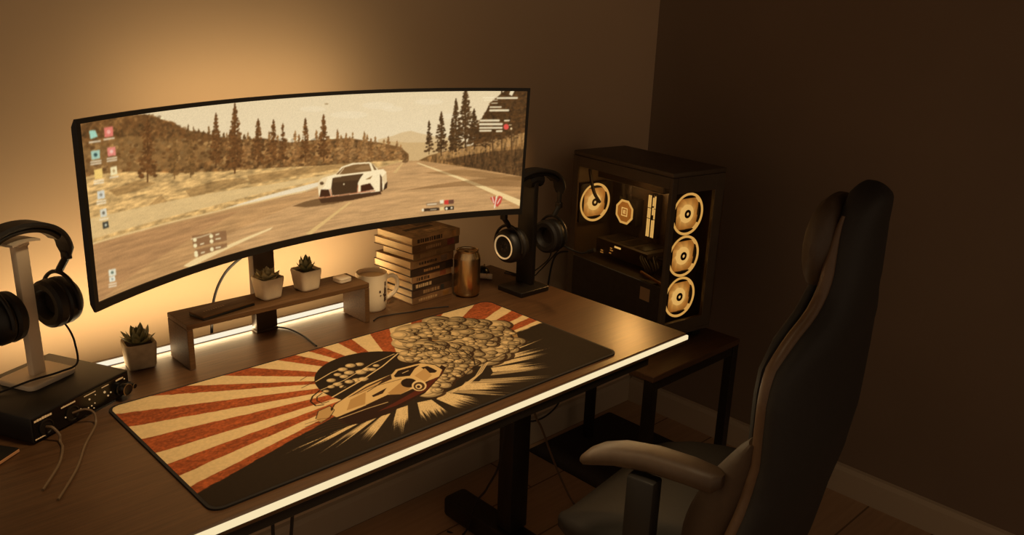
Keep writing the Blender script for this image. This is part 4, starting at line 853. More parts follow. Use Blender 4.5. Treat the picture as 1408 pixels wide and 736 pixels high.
# ------------------------------------------------------------------ shelf riser
RX0, RX1, RY0, RY1, RH = .179, .597, .48, .572, .0945
rs_ = thing('monitor_riser', 'low dark wooden desk shelf with two side panels under the monitor', 'shelf', ((RX0+RX1)/2, (RY0+RY1)/2, Z0))
hx, hy = (RX1-RX0)/2, (RY1-RY0)/2
b = NB(); box(b, -hx, hx, -hy, hy, RH-.011, RH, .0012, 1); obj('shelf_board', b, M['riser'], rs_)
for s in (-1, 1):
    b = NB(); box(b, s*hx-(.012 if s > 0 else 0), s*hx+(.012 if s < 0 else 0), -hy, hy, .0004, RH-.0112, .0012, 1); obj('side_panel', b, M['riser'], rs_)

# ------------------------------------------------------------------ succulents
def leaf(b, M4, L, W, T, tip=.25, n=7, curve=.25):
    rings = []
    for i in range(n+1):
        t = i/n
        w = W*(.42+1.5*t)*max(0, (1-t))**.55*(.9 if t < .5 else 1) if t > 0 else W*.42
        w = W*(sin(pi*min(1, .18+.82*t))**.8) if t < 1 else W*.02
        th = T*(1-t)**.6 if t < 1 else T*.02
        z = L*curve*t*t; y = L*t
        rings.append([M4 @ Vector((w*cos(a), y, z+th*sin(a)*(1.0 if sin(a) < 0 else .45))) for a in [2*pi*k/8 for k in range(8)]])
    ring_loft(b, rings)
def rosette(m, parent, z, layers):
    b = NB()
    for (n, L, W, T, el, off) in layers:
        for k in range(n):
            a = 2*pi*(k+off)/n+random.uniform(-.08, .08); e = radians(el+random.uniform(-5, 5)); l = L*random.uniform(.92, 1.06)
            leaf(b, Matrix.Translation((0, 0, z)) @ Matrix.Rotation(a, 4, 'Z') @ Matrix.Rotation(e, 4, 'X') @ Matrix.Translation((0, .002, 0)), l, W, T)
    return obj('rosette', b, m, parent, angle=60)
def pot(label, loc, rz, s0, s1, h, pm_, lm_, layers):
    t = thing('potted_succulent', label, 'potted plant', loc, rz, 'potted succulents')
    b = NB()
    def sq(s, z, r): return [(x, y, z) for x, y in rrect(-s/2, s/2, -s/2, s/2, r, 5)]
    ring_loft(b, [sq(s0*.86, .0003, .007), sq(s0*.96, .002, .008), sq(s0, .006, .009), sq(s1, h-.003, .010), sq(s1*.97, h, .009), sq(s1*.86, h, .008), sq(s1*.82, h-.002, .008), sq(s1*.80, h-.009, .008)])
    obj('pot', b, pm_, t, angle=50)
    b = NB(); prism(b, rrect(-s1*.41, s1*.41, -s1*.41, s1*.41, .008), h-.0088, h-.006); obj('soil', b, M['soil'], t)
    rosette(lm_, t, h-.006, layers)
    return t
pot('small square concrete pot with a spiky succulent standing on the desk beside the audio box', (.117, .566, Z0), radians(-8), .052, .058, .052, M['potd'], M['leaf'],
    ((7, .036, .0085, .004, 22, 0), (6, .038, .0085, .004, 46, .5), (4, .034, .0075, .0035, 68, .2), (2, .026, .005, .003, 84, .4)))
pot('small square white pot with a pale flat-leaved succulent, left one on the shelf', (.377, .5305, Z0+RH), radians(4), .044, .054, .046, M['pot'], M['leafl'],
    ((8, .029, .0085, .004, 12, 0), (7, .028, .0085, .004, 30, .5), (5, .022, .007, .0035, 55, .2), (3, .014, .005, .003, 78, .4)))
pot('small square white pot with a green upright succulent, right one on the shelf', (.468, .5305, Z0+RH), radians(4), .044, .053, .046, M['pot'], M['leaf'],
    ((6, .028, .0075, .0035, 35, 0), (6, .032, .007, .0035, 56, .5), (4, .034, .006, .003, 74, .2), (2, .03, .005, .003, 86, .4)))

# ------------------------------------------------------------------ small things on the shelf
t = thing('flat_case', 'flat dark rectangular case lying on the shelf left of the pots', 'case', (.268, .515, Z0+RH), radians(10))
b = NB(); box(b, -.06, .06, -.024, .024, .0003, .0045, .0012, 2); obj('lower_shell', b, M['black'], t)
b = NB(); box(b, -.06, .06, -.024, .024, .0049, .009, .0014, 2); obj('upper_shell', b, M['riser'], t)
b = NB()
for k in range(9): box(b, -.042+k*.0055, -.0395+k*.0055, -.001, .0025+(k*7 % 3)*.0007, .00905, .0092)
obj('lettering', b, M['sticker'], t, smooth=False)
t = thing('white_gadget', 'small rounded square white puck-like box on the right end of the shelf', 'gadget', (.556, .527, Z0+RH), radians(6))
b = NB()
ring_loft(b, [[(x, y, z) for x, y in rrect(-s, s, -s, s, .007, 5)] for s, z in ((.0145, .0003), (.0165, .002), (.0165, .0058), (.0158, .0062))]); obj('body', b, M['white'], t)
b = NB(); ring_loft(b, [[(x, y, z) for x, y in rrect(-s, s, -s, s, .007, 5)] for s, z in ((.0158, .0066), (.0165, .007), (.0165, .0095), (.0145, .0112))]); obj('lid', b, M['white'], t)

# ------------------------------------------------------------------ mug
mug = thing('mug', 'white ceramic mug with a dark printed figure beside the shelf', 'mug', (.653, .553, Z0))
b = NB(); lathe(b, [(.027, .0004), (.031, .001), (.034, .006), (.0365, .03), (.037, .088), (.0362, .0905), (.0345, .09), (.034, .08), (.033, .012), (.028, .007), (0, .006)], 48); obj('body', b, M['ceramic'], mug)
b = NB(); a = radians(-14); path = [(.0355, .073), (.052, .076), (.063, .066), (.064, .048), (.055, .032), (.0345, .020)]
tube(b, [(r*cos(a), r*sin(a), z) for r, z in path], .0052, 10, 8); obj('handle', b, M['ceramic'], mug)
b = NB(); lathe(b, [(.0335, .0795), (.0335, .0805), (0, .0805)], 40); obj('drink', b, material('pale_disc', (236, 208, 160), .4), mug, label='pale disc inside near the rim')  # flat pale disc just below the rim
def wrap(b, r, a0, a1, z0, z1, n=6, jag=0):
    vs = []
    for k in range(n+1):
        aa = a0+(a1-a0)*k/n
        vs.append((b.verts.new((r*cos(aa), r*sin(aa), z0+random.uniform(0, jag))), b.verts.new((r*cos(aa), r*sin(aa), z1-random.uniform(0, jag)))))
    for k in range(n): b.faces.new((vs[k][0], vs[k+1][0], vs[k+1][1], vs[k][1]))
b = NB()
A = radians
for a0, a1, z0, z1 in ((-76, -64, .025, .036), (-77, -62, .036, .044), (-75, -63, .044, .058), (-73, -67, .058, .062), (-72, -64, .062, .074), (-80, -75, .040, .046), (-97, -90, .048, .055), (-94, -88, .040, .044)):
    wrap(b, .0374, A(a0), A(a1), z0, z1, 5, .0015)
obj('printed_figure', b, M['ink'], mug, label='dark printed figure')

# ------------------------------------------------------------------ books
def book(label, cx, cy, z, w, d, h, yaw, cc, sc, marks):
    t = thing('book', label, 'book', (cx, cy, z), yaw, 'books stacked behind the can')
    cm = material('book_cover', tuple(min(255, v*1.3) for v in cc), .55, vary=.4, scale=30, stretch=(1, 1.6, 1))
    b = NB()
    box(b, 0, w, 0, d, .0002, .0018, .0004, 1); box(b, 0, w, 0, d, h-.0018, h-.0002, .0004, 1); box(b, 0, w, 0, .002, .0018, h-.0018)
    obj('cover', b, cm, t)
    b = NB(); box(b, .0022, w-.002, .0021, d-.002, .0019, h-.0019); obj('pages', b, M['page'], t, smooth=False)
    rb = random.Random(int(w*1e5+h*1e6))
    b = NB(); x = w*rb.uniform(.06, .3); hh_ = rb.uniform(.3, .55)*h; end = x+w*rb.uniform(.28, .5)
    while x < end:
        l = rb.uniform(.0025, .008)
        box(b, x, x+l, -.0003, .0001, h/2-hh_/2, h/2+hh_/2*rb.uniform(.7, 1)); x += l+rb.uniform(.0012, .003)
    obj('spine_lettering', b, material('spine_print', sc, .6), t, smooth=False)
    if rb.random() < .75:
        b = NB(); x = w*rb.uniform(.66, .84); l = w*rb.uniform(.08, .16); box(b, x, min(w-.002, x+l), -.00025, .0001, h*.14, h*.86)
        obj('spine_patch', b, material('spine_patch', tuple(min(255, v*rb.uniform(.55, 1.7)) for v in cc), .6, vary=.3, scale=60), t, smooth=False)
    if marks == 'top':
        for k, (x0, x1, y0, y1, c_) in enumerate(((.02, .06, .012, .05, (176, 140, 92)), (.07, .135, .02, .045, (206, 170, 116)), (.03, .12, .058, .074, (84, 62, 40)), (.02, .075, .084, .118, (160, 124, 80)), (.085, .14, .08, .122, (100, 76, 50)))):
            b = NB(); box(b, x0, x1, y0, y1, h-.0003, h+.00005); obj('cover_art', b, material('cover_art', c_, .6, vary=.45, scale=90), t, smooth=False)
    return t
names = ['thin book with a brown spine at the bottom of the stack behind the can', 'book with a dark spine lying second from the bottom of the stack', 'dark book with a pale title on its spine, third from the bottom of the stack',
    'thin book with a tan spine, fourth from the bottom of the stack', 'book with a near-black spine and tan label in the middle of the stack', 'thick book with a mottled spine, fourth from the top of the stack',
    'short book with an olive brown spine, third from the top of the stack', 'book with a pale page block and mottled spine, second from the top of the stack', 'topmost book of the stack with a patterned tan cover']
spec = [ (.740, .509, .130, .125, .0172, 3, (92, 66, 42), (176, 140, 96)), (.738, .508, .132, .128, .0180, 4, (58, 40, 26), (150, 116, 78)), (.739, .507, .131, .120, .0192, 4.5, (44, 32, 22), (196, 164, 118)),
    (.737, .505, .130, .124, .0170, 5, (116, 86, 56), (70, 50, 32)), (.731, .504, .138, .140, .0200, 3.5, (40, 28, 20), (166, 122, 74)), (.730, .502, .142, .130, .0205, 5, (104, 78, 50), (60, 44, 30)),
    (.737, .500, .140, .112, .0180, 6, (96, 74, 48), (146, 116, 76)), (.731, .497, .155, .140, .0205, 5, (84, 62, 40), (168, 134, 92)), (.730, .496, .155, .132, .0195, 4, (132, 104, 68), (60, 44, 30)) ]
z = Z0+.0004
for k, (x, y, w, d, h, yw, cc, sc) in enumerate(spec):
    book(names[k], x, y, z, w, d, h, radians(yw), cc, sc, 'top' if k == 8 else True); z += h+.0002

# ------------------------------------------------------------------ can, mouse, bottle
can = thing('drink_can', 'shiny metal drink can standing in front of the books', 'can', (.894, .488, Z0))
b = NB(); lathe(b, [(.0245, .0004), (.027, .002), (.0322, .009), (.033, .014), (.033, .097), (.032, .103), (.0275, .112), (.0268, .115)], 48); obj('body', b, M['can'], can)
b = NB(); lathe(b, [(.0266, .1148), (.0282, .1165), (.0284, .1185), (.0268, .1192), (.0252, .1175), (.0248, .1150), (0, .1148)], 48); obj('rim', b, M['lid'], can)
b = NB(); box(b, -.006, .006, -.016, .008, .1155, .1168, .0005, 1); lathe(b, [(.002, .1150), (.003, .1176), (0, .1180)], 12); obj('pull_tab', b, M['lid'], can)
t = thing('computer_mouse', 'small dark rounded mouse on the desk behind the can', 'mouse', (1.036, .588, Z0), radians(25))
b = NB(); rings = []
for i in range(11):
    u = -1+2*i/10; ww = sqrt(max(.02, 1-u*u))
    rings.append([(.027*u, .02*ww*cos(a)*(1 if True else 1), max(.0004, .0004+.025*ww*(1-.15*u)*max(0, sin(a)))) for a in [2*pi*k/16 for k in range(16)]])
ring_loft(b, rings); obj('shell', b, M['gloss'], t)
b = NB(); lathe(b, [(.0028, -.002), (.0035, 0), (.0028, .002)], 14, Matrix.Translation((.014, 0, .0225)) @ Matrix.Rotation(pi/2, 4, 'X')); obj('scroll_wheel', b, M['silver'], t)
t = thing('small_bottle', 'small pale cylindrical bottle lying on the desk right of the can', 'bottle', (1.0, .572, Z0+.0078), atan2(-.052, .042))
b = NB(); lathe(b, [(.001, -.02), (.006, -.0195), (.007, -.017), (.007, .028), (.0055, .030)], 24, AX_X); obj('bottle_body', b, M['white'], t)
b = NB(); lathe(b, [(.0058, .0302), (.0076, .0306), (.0076, .042), (.0068, .0435), (0, .0436)], 24, AX_X); obj('cap', b, M['white'], t)

# ------------------------------------------------------------------ headphones and their stands
def headphones(t, top, drop, half, ring_mat, mic=False):
    """local x joins the ears; z = 0 is the desk or box below"""
    hb = half+.024
    b = NB(); path = [Vector((hb*cos(pi*k/28), 0, top-.072+.070*max(0, sin(pi*k/28))**.72)) for k in range(29)]
    sweep(b, path, [(-.017, -.004), (.017, -.004), (.019, 0), (.017, .005), (-.017, .005), (-.019, 0)], [.62]+[1]*27+[.62], up=Vector((1, 0, 0))); obj('headband', b, M['pad'], t)
    inner = [Vector((p.x*.93, 0, p.z-.0075)) for p in path[5:-5]]
    b = NB(); sweep(b, inner, [(-.013, -.005), (.013, -.005), (.015, 0), (.013, .004), (-.013, .004), (-.015, 0)], up=Vector((1, 0, 0))); obj('headband_cushion', b, M['black'], t)
    ez = top-drop
    for s in (-1, 1):
        e = path[0] if s > 0 else path[-1]
        yk = NB()
        box(yk, e.x-.003, e.x+.003, -.006, .006, ez+.072, e.z+.006, .001, 1); box(yk, e.x-.006, e.x+.006, -.009, .009, ez+.070, ez+.086, .002, 1)
        arc = [(half*s+s*.004, .048*sin(q), ez+.052*cos(q)) for q in [radians(-100+200*k/14) for k in range(15)]]
        tube(yk, arc, .0036, 8, 2)
        tube(yk, [(e.x, 0, ez+.074), (half*s+s*.012, 0, ez+.060), (half*s+s*.005, 0, ez+.050)], .0065, 8, 4)
        obj('yoke', yk, M['blackm'], t)
        Mx = Matrix.Translation((s*half, 0, ez)) @ (AX_X if s > 0 else Matrix.Rotation(pi, 4, 'Z') @ AX_X)
        cup = NB(); lathe(cup, [(.040, -.008), (.043, -.004), (.043, .006), (.040, .016), (.034, .022), (.030, .023), (.0295, .0215), (0, .0215)], 40, Mx); cup = obj('ear_cup', cup, M['black'], t)
        q = NB(); lathe(q, [(.0272, .0212), (.0305, .0212), (.0310, .0235), (.0300, .0245), (.0280, .0245), (.0272, .0232)], 40, Mx, closed=True); obj('ring', q, ring_mat, cup, label='pale ring on the outer face')
        q = NB()
        for k in range(6):
            a = pi/3*k; lathe(q, [(.0036, .0214), (.0034, .0226), (0, .0227)], 12, Mx @ Matrix.Translation((.0085*cos(a), .0085*sin(a), 0)))
        lathe(q, [(.0115, .0214), (.0135, .0214), (.0135, .0222), (.0115, .0222)], 24, Mx, closed=True); obj('emblem', q, M['inside'], cup)
        q = NB(); lathe(q, [(.020, -.010), (.041, -.0085), (.044, -.014), (.0425, -.025), (.037, -.030), (.027, -.029), (.022, -.022), (.020, -.016)], 40, Mx, closed=True)
        lathe(q, [(.021, -.0125), (.021, -.0105), (0, -.0105)], 24, Mx); obj('ear_pad', q, M['pad'], t)
    return ez

IF = thing('audio_interface', 'black audio interface box with lit labels and two front cables, left end of desk', 'audio interface', (-.13, .36, Z0), radians(26.3))
L_, D_, H_ = .2065, .186, .0485
b = NB(); box(b, 0, L_, 0, D_, .0035, H_, .003, 2); obj('case', b, M['black'], IF)
for x in (.015, L_-.015):
    for y in (.015, D_-.015): b = NB(); lathe(b, [(.006, .0003), (.006, .0036)], 16, Matrix.Translation((x, y, 0))); obj('rubber_foot', b, M['rubber'], IF)
b = NB(); box(b, .003, L_-.003, -.0015, .0005, .006, H_-.003, .0005, 1); obj('front_panel', b, M['gloss'], IF)
b = NB()
def dash(x0, x1, z, h, parts, dy=-.0022):
    w = (x1-x0)/parts
    for k in range(parts): box(b, x0+k*w, x0+(k+.78)*w, dy, -.0014, z, z+h*random.uniform(.75, 1))
dash(.006, .04, .0385, .004, 7); dash(.058, .087, .0395, .0026, 8); dash(.105, .13, .0395, .0018, 7); dash(.143, .159, .0395, .0017, 5); dash(.175, .192, .0385, .003, 6); dash(.004, .024, .0085, .0018, 5)
obj('panel_lettering', b, M['label'], IF, smooth=False, label='small lit lettering along the front panel')
b = NB()
for x, z_, r in ((.064, .021, .0013), (.0955, .022, .0009), (.115, .031, .0016), (.128, .034, .0009), (.111, .017, .001), (.118, .0175, .0012), (.125, .0195, .001), (.112, .011, .0008), (.122, .0115, .0009), (.148, .030, .0022), (.1545, .0205, .0016), (.161, .024, .0013), (.194, .036, .0012)):
    lathe(b, [(r, 0), (r, .0012), (0, .0014)], 10, Matrix.Translation((x, -.0014, z_)) @ Matrix.Rotation(pi/2, 4, 'X'))
obj('indicator_lights', b, M['dot'], IF, label='tiny lit indicator dots')
for x in (.026, .078):
    b = NB(); Mk = Matrix.Translation((x, -.0014, .0225)) @ Matrix.Rotation(pi/2, 4, 'X')
    lathe(b, [(.0135, 0), (.0135, .0022), (.0115, .0026), (.0105, .0008), (0, .0008)], 32, Mk); obj('input_jack', b, M['blackm'], IF)
for x, r in ((.184, .0135), (.2005, .0062)):
    b = NB(); Mk = Matrix.Translation((x, -.0012, .022)) @ Matrix.Rotation(pi/2, 4, 'X')
    lathe(b, [(r, 0), (r, .004), (r*.82, .005), (r*.76, .016), (r*.68, .0175), (0, .0175)], 32, Mk); k_ = obj('knob', b, M['gloss'], IF)
    b = NB(); lathe(b, [(r*.70, .0168), (r*.80, .0168), (r*.80, .0174), (r*.70, .0178)], 32, Mk, closed=True); obj('knob_ring', b, M['silver'], k_)
fw = IF.matrix_basis
def ifp(x, y, z): return Matrix.Rotation(radians(26.3), 4, 'Z') @ Vector((x, y, z)) + Vector((-.13, .36, Z0))
def cable(name, label, pts, r, m, n=8):
    o_ = Vector(pts[-1]); t = NB(); tube(t, [Vector(p)-o_ for p in pts], r, 8, n)
    c = obj(name, t, m); c.location = o_; return tag(c, label, 'cable')
cable('audio_cable', 'thin grey cable plugged into the left front jack of the audio interface', [ifp(.026, -.002, .0225), ifp(.026, -.016, .024), ifp(.028, -.026, .012), ifp(.024, -.03, .003), ifp(.01, -.05, .0025), ifp(-.03, -.085, .0025), ifp(-.09, -.12, .0025)], .0022, M['cablew'])
cable('audio_cable', 'thin grey cable looping out of the middle jack of the audio interface', [ifp(.078, -.002, .0225), ifp(.09, -.017, .027), ifp(.099, -.026, .018), ifp(.093, -.034, .003), ifp(.07, -.05, .0025), ifp(.03, -.075, .0025), ifp(-.03, -.12, .0025), ifp(-.10, -.16, .0025)], .002, M['cablew'])
# black slab added where the interface's shadow darkens the desk
tb = thing('shade_slab', 'thin black slab put in for the shadow of the audio box, with a painted edge glint, at the far left of the desk', 'shade_slab', (-.148, .3545, Z0), radians(35.3))
b = NB(); box(b, -.25, -.002, .002, .15, .0004, .008, .002, 2, None); obj('body', b, M['black'], tb)
b = NB(); box(b, -.248, -.004, .0, .0019, .002, .0062, .0004, 1); obj('glint_strip', b, M['edge_glint'], tb, label='strip along the front edge with its bronze glint painted in')

Z1 = Z0+H_+.0002
hs = thing('headphone_stand', 'white headphone stand with a square base on top of the audio interface', 'headphone stand', (-.075, .513, Z1), radians(26))
b = NB(); ring_loft(b, [[(x, y, z) for x, y in rrect(-a_, a_, -b_, b_, .012, 5)] for a_, b_, z in ((.047, .04, .0003), (.048, .041, .002), (.048, .041, .0075), (.0465, .0395, .009))]); obj('base', b, M['white'], hs)
b = NB(); box(b, -.0125, .0125, -.007, .007, .0088, .243, .002, 2); obj('post', b, M['white'], hs)
b = NB(); rings = []
for k in range(9):
    a = radians(-40+80*k/8); rings.append([(.033*sin(a)/sin(radians(40))*.8, y, .2445+.014*cos(a)-.010+dz) for y, dz in ((-.019, 0), (.019, 0), (.019, .004), (-.019, .004))])
ring_loft(b, rings); box(b, -.012, .012, -.012, .012, .240, .249, .002, 1); obj('cradle', b, M['white'], hs)
h1 = thing('headphones', 'dark over-ear headphones hanging on the white stand at left', 'headphones', (-.074, .508, Z1), radians(20))
headphones(h1, .278, .150, .056, M['ringm'])
w1 = lambda x, y, z: Matrix.Rotation(radians(20), 4, 'Z') @ Vector((x, y, z)) + Vector((-.074, .508, Z1))
b = NB(); tube(b, [(.060, 0, .084), (.066, -.004, .066), (.066, -.012, .046), (.05, -.034, .018), (.02, -.03, .0125), (-.03, -.02, .0125), (-.075, .0, .004), (-.12, .02, .0025)], .0018, 8, 8); obj('cord', b, M['cable'], h1)

hs2 = thing('headphone_stand', 'black headphone stand with a flat wedge base near the right end of the desk', 'headphone stand', (1.033, .425, Z0), 0)
b = NB(); ring_loft(b, [[(x, y, z) for x, y in rrect(-a_, a_, -b_, b_, .004, 3)] for a_, b_, z in ((.050, .044, .0003), (.0505, .0445, .002), (.0505, .0445, .0115), (.049, .043, .013))]); obj('base', b, M['blackm'], hs2)
b = NB(); box(b, .012, .027, -.014, .042, .0128, .284, .002, 2); obj('post', b, M['blackm'], hs2)
b = NB(); tube(b, [(.0, 0, .2835), (.02, 0, .288), (.045, 0, .283)], .016, 10, 4); obj('cradle', b, M['black'], hs2)
h2 = thing('gaming_headset', 'black headset with pale ear rings and a boom microphone on the dark stand at right', 'headphones', (1.053, .424, Z0), radians(2))
headphones(h2, .312, .182, .078, M['ringm'], True)
b = NB(); tube(b, [(.09, -.03, .108), (.1, -.06, .098), (.103, -.085, .096), (.106, -.105, .104)], .0026, 8, 8); tube(b, [(.106, -.103, .103), (.108, -.122, .112)], .0055, 10, 4); obj('boom_microphone', b, M['black'], h2)
b = NB(); tube(b, [(.082, 0, .088), (.08, .01, .06), (.07, .05, .02), (.058, .08, .0025), (.04, .13, .0025)], .0018, 8, 8); tube(b, [(.088, -.02, .094), (.078, .03, .03), (.07, .062, .0025), (.055, .14, .0025)], .0018, 8, 8); obj('cord', b, M['cable'], h2)

# ------------------------------------------------------------------ cables on and below the desk
cable('power_cable', 'black power cable running from the monitor column down behind the shelf', [(.372, .632, Z0+.16), (.35, .668, Z0+.12), (.325, .672, Z0+.075), (.305, .655, Z0+.02), (.295, .65, Z0-.1), (.30, .66, Z0-.3)], .0032, M['cable'])
cable('desk_cable', 'thin dark cable crossing the desk from the monitor column to the mat', [(.416, .578, Z0+.003), (.432, .55, Z0+.0025), (.436, .5, Z0+.0025), (.43, .448, Z0+.0025), (.428, .43, Z0+.0025)], .0018, M['cable'])
cable('desk_cable', 'thin dark cable lying on the desk between the mug and the mat', [(.605, .478, Z0+.002), (.63, .489, Z0+.002), (.67, .482, Z0+.002), (.71, .47, Z0+.002), (.75, .465, Z0+.002), (.80, .445, Z0+.002)], .0015, M['cable'])
floor_sheet = NB(); prism(floor_sheet, rrect(1.40, 1.83, -.02, .735, .01, 3), .0002, .005)  # thin dark rounded rectangle lying on the floor
tag(obj('dark_floor_sheet', floor_sheet, material('dark_sheet', (44, 33, 25), .98, vary=.25, scale=260, bump=.4)), 'thin dark sheet on the floor under the side table', 'floor_sheet')
cable('hanging_cable', 'pale cable hanging from under the desk in a long curve to the floor', [(1.0, .335, Z0-.03), (1.0, .34, Z0-.2), (1.012, .345, Z0-.31), (1.049, .35, Z0-.375), (1.11, .37, Z0-.477), (1.186, .39, Z0-.604), (1.257, .40, Z0-.715), (1.29, .40, .0055), (1.36, .38, .0055)], .003, M['cablew'])
cable('hanging_cable', 'thin dark cable hanging in front of the desk leg', [(.86, .30, Z0-.03), (.857, .30, Z0-.34), (.885, .38, Z0-.5), (.92, .46, Z0-.6), (.93, .52, .004), (.90, .56, .004)], .003, M['cable'])
cable('hanging_cable', 'dark cable dangling below the front rail at lower left', [(.245, .3, Z0-.03), (.24, .3, Z0-.3), (.25, .33, Z0-.5), (.26, .4, .004)], .0035, M['cable'])
cable('hanging_cable', 'dark cable dangling below the front rail right of its twin', [(.30, .31, Z0-.03), (.292, .31, Z0-.25), (.28, .34, Z0-.5), (.30, .42, .004)], .0035, M['cable'])
cable('tangled_cable', 'thin cable looped low by the back wall beneath the side of the desk', [(1.08, .62, Z0-.03), (1.12, .64, Z0-.25), (1.2, .67, Z0-.45), (1.34, .72, Z0-.5), (1.40, .72, Z0-.42), (1.44, .725, Z0-.2), (1.46, .715, Z0-.06), (1.475, .665, Z0-.03)], .003, M['cable'])
cable('tangled_cable', 'thin cable drooping beside the rear leg of the side table', [(1.02, .60, Z0-.03), (1.16, .66, Z0-.4), (1.36, .70, Z0-.60), (1.52, .71, Z0-.58), (1.53, .72, Z0-.4), (1.54, .715, Z0-.16), (1.53, .66, Z0-.12)], .003, M['cable'])

# ------------------------------------------------------------------ side table
st = thing('side_table', 'dark low side table with thin square legs carrying the computer', 'side table', (1.42, .4, 0))
TX0, TX1, TY0, TY1, TZ = 1.226, 1.64, .133, .68, Z0-.2
lx_ = loc_(st)
b = NB(); box(b, TX0, TX1, TY0, TY1, TZ-.018, TZ, .002, 1, lx_); obj('tabletop', b, M['desk'], st)
for x in (TX0, TX1-.028):
    for y in (TY0+.002, TY1-.03):
        b = NB(); box(b, x+.001, x+.028, y, y+.028, 0.0005, TZ-.0182, .001, 1, lx_); obj('leg', b, M['blackm'], st)
b = NB(); box(b, TX0+.03, TX1-.03, TY0+.004, TY0+.026, TZ-.045, TZ-.0184, .001, 1, lx_); obj('frame_rail', b, M['blackm'], st); b = NB(); box(b, TX0+.03, TX1-.03, TY1-.028, TY1-.006, TZ-.045, TZ-.0184, .001, 1, lx_); obj('frame_rail', b, M['blackm'], st)

# ------------------------------------------------------------------ computer
pc = thing('desktop_computer', 'black glass-sided computer tower with glowing fans on the side table', 'computer', (1.388, .24, Z0-.175), -.143)
PW, PD, PH = .208, .41, .471
b = NB()
box(b, 0, PW, 0, PD, 0, .012, .002, 1)                              # bottom
box(b, 0, PW, 0, PD, PH-.014, PH, .004, 2)                          # top
box(b, PW-.004, PW, .002, PD-.002, .0122, PH-.0142)                 # far side
box(b, .0, PW-.0042, PD-.004, PD-.001, .0122, PH-.0142)               # rear
for x0, x1 in ((.0, .019), (.170, PW-.0042)): box(b, x0, x1, .0, .012, .0122, PH-.0142, .001, 1)
box(b, .0192, .1698, 0, .012, .413, PH-.0142); box(b, .0192, .1698, 0, .012, .0122, .043)
box(b, .0, .006, PD-.026, PD-.0042, .0122, PH-.0142); box(b, 0, .006, .0122, PD-.0262, .427, PH-.0142)
obj('case', b, M['case'], pc)
for x, y in ((.03, .04), (PW-.03, .04), (.03, PD-.04), (PW-.03, PD-.04)):
    b = NB(); box(b, x-.016, x+.016, y-.02, y+.02, -.0248, -.0002, .003, 1); obj('foot', b, M['black'], pc)
b = NB(); box(b, .0005, .003, .0125, PD-.0264, .1525, .4265); obj('glass_side_panel', b, M['glass'], pc, smooth=False)
b = NB(); box(b, .0196, .1694, .002, .0045, .0436, .4124); obj('glass_front_panel', b, M['glass'], pc, smooth=False)
b = NB(); box(b, .001, PW-.0044, .05, PD-.0046, .0124, .15, .001, 1); box(b, .001, .004, .0122, .05, .0124, .152); obj('power_supply_shroud', b, M['inside'], pc)
b = NB(); box(b, .001, .0012, .05, .088, .098, .135); o = obj('sticker', b, M['sticker'], pc, smooth=False); o.location.x = -.0006
b = NB(); box(b, .165, .168, .07, PD-.006, .152, .44); obj('motherboard', b, M['board'], pc, smooth=False)
def fan_material(name, mul):
    m = bpy.data.materials.new(name); m.use_nodes = True; nt = m.node_tree; N = nt.nodes; bs = N['Principled BSDF']
    tc = N.new('ShaderNodeTexCoord'); ln = N.new('ShaderNodeVectorMath'); ln.operation = 'LENGTH'; mr = N.new('ShaderNodeMapRange'); rp = N.new('ShaderNodeValToRGB')
    nt.links.new(tc.outputs['Object'], ln.inputs[0]); nt.links.new(ln.outputs['Value'], mr.inputs['Value'])
    mr.inputs['From Max'].default_value = .0605; nt.links.new(mr.outputs[0], rp.inputs[0])
    e = rp.color_ramp.elements; e[0].position = .30; e[0].color = (*[v*mul for v in lin((255, 234, 178))], 1); e[1].position = .88; e[1].color = (*[v*mul for v in lin((176, 126, 66))], 1)
    q = e.new(.5); q.color = (*[v*mul for v in lin((238, 196, 126))], 1); q = e.new(.7); q.color = (*[v*mul for v in lin((202, 152, 86))], 1)
    bs.inputs['Base Color'].default_value = (.12, .08, .04, 1); bs.inputs['Roughness'].default_value = .5
    nt.links.new(rp.outputs[0], bs.inputs['Emission Color']); bs.inputs['Emission Strength'].default_value = 1.0
    return m
M['fan_a'] = fan_material('fan_diffuser_glow', .92); M['fan_b'] = fan_material('fan_blade_glow', .80)
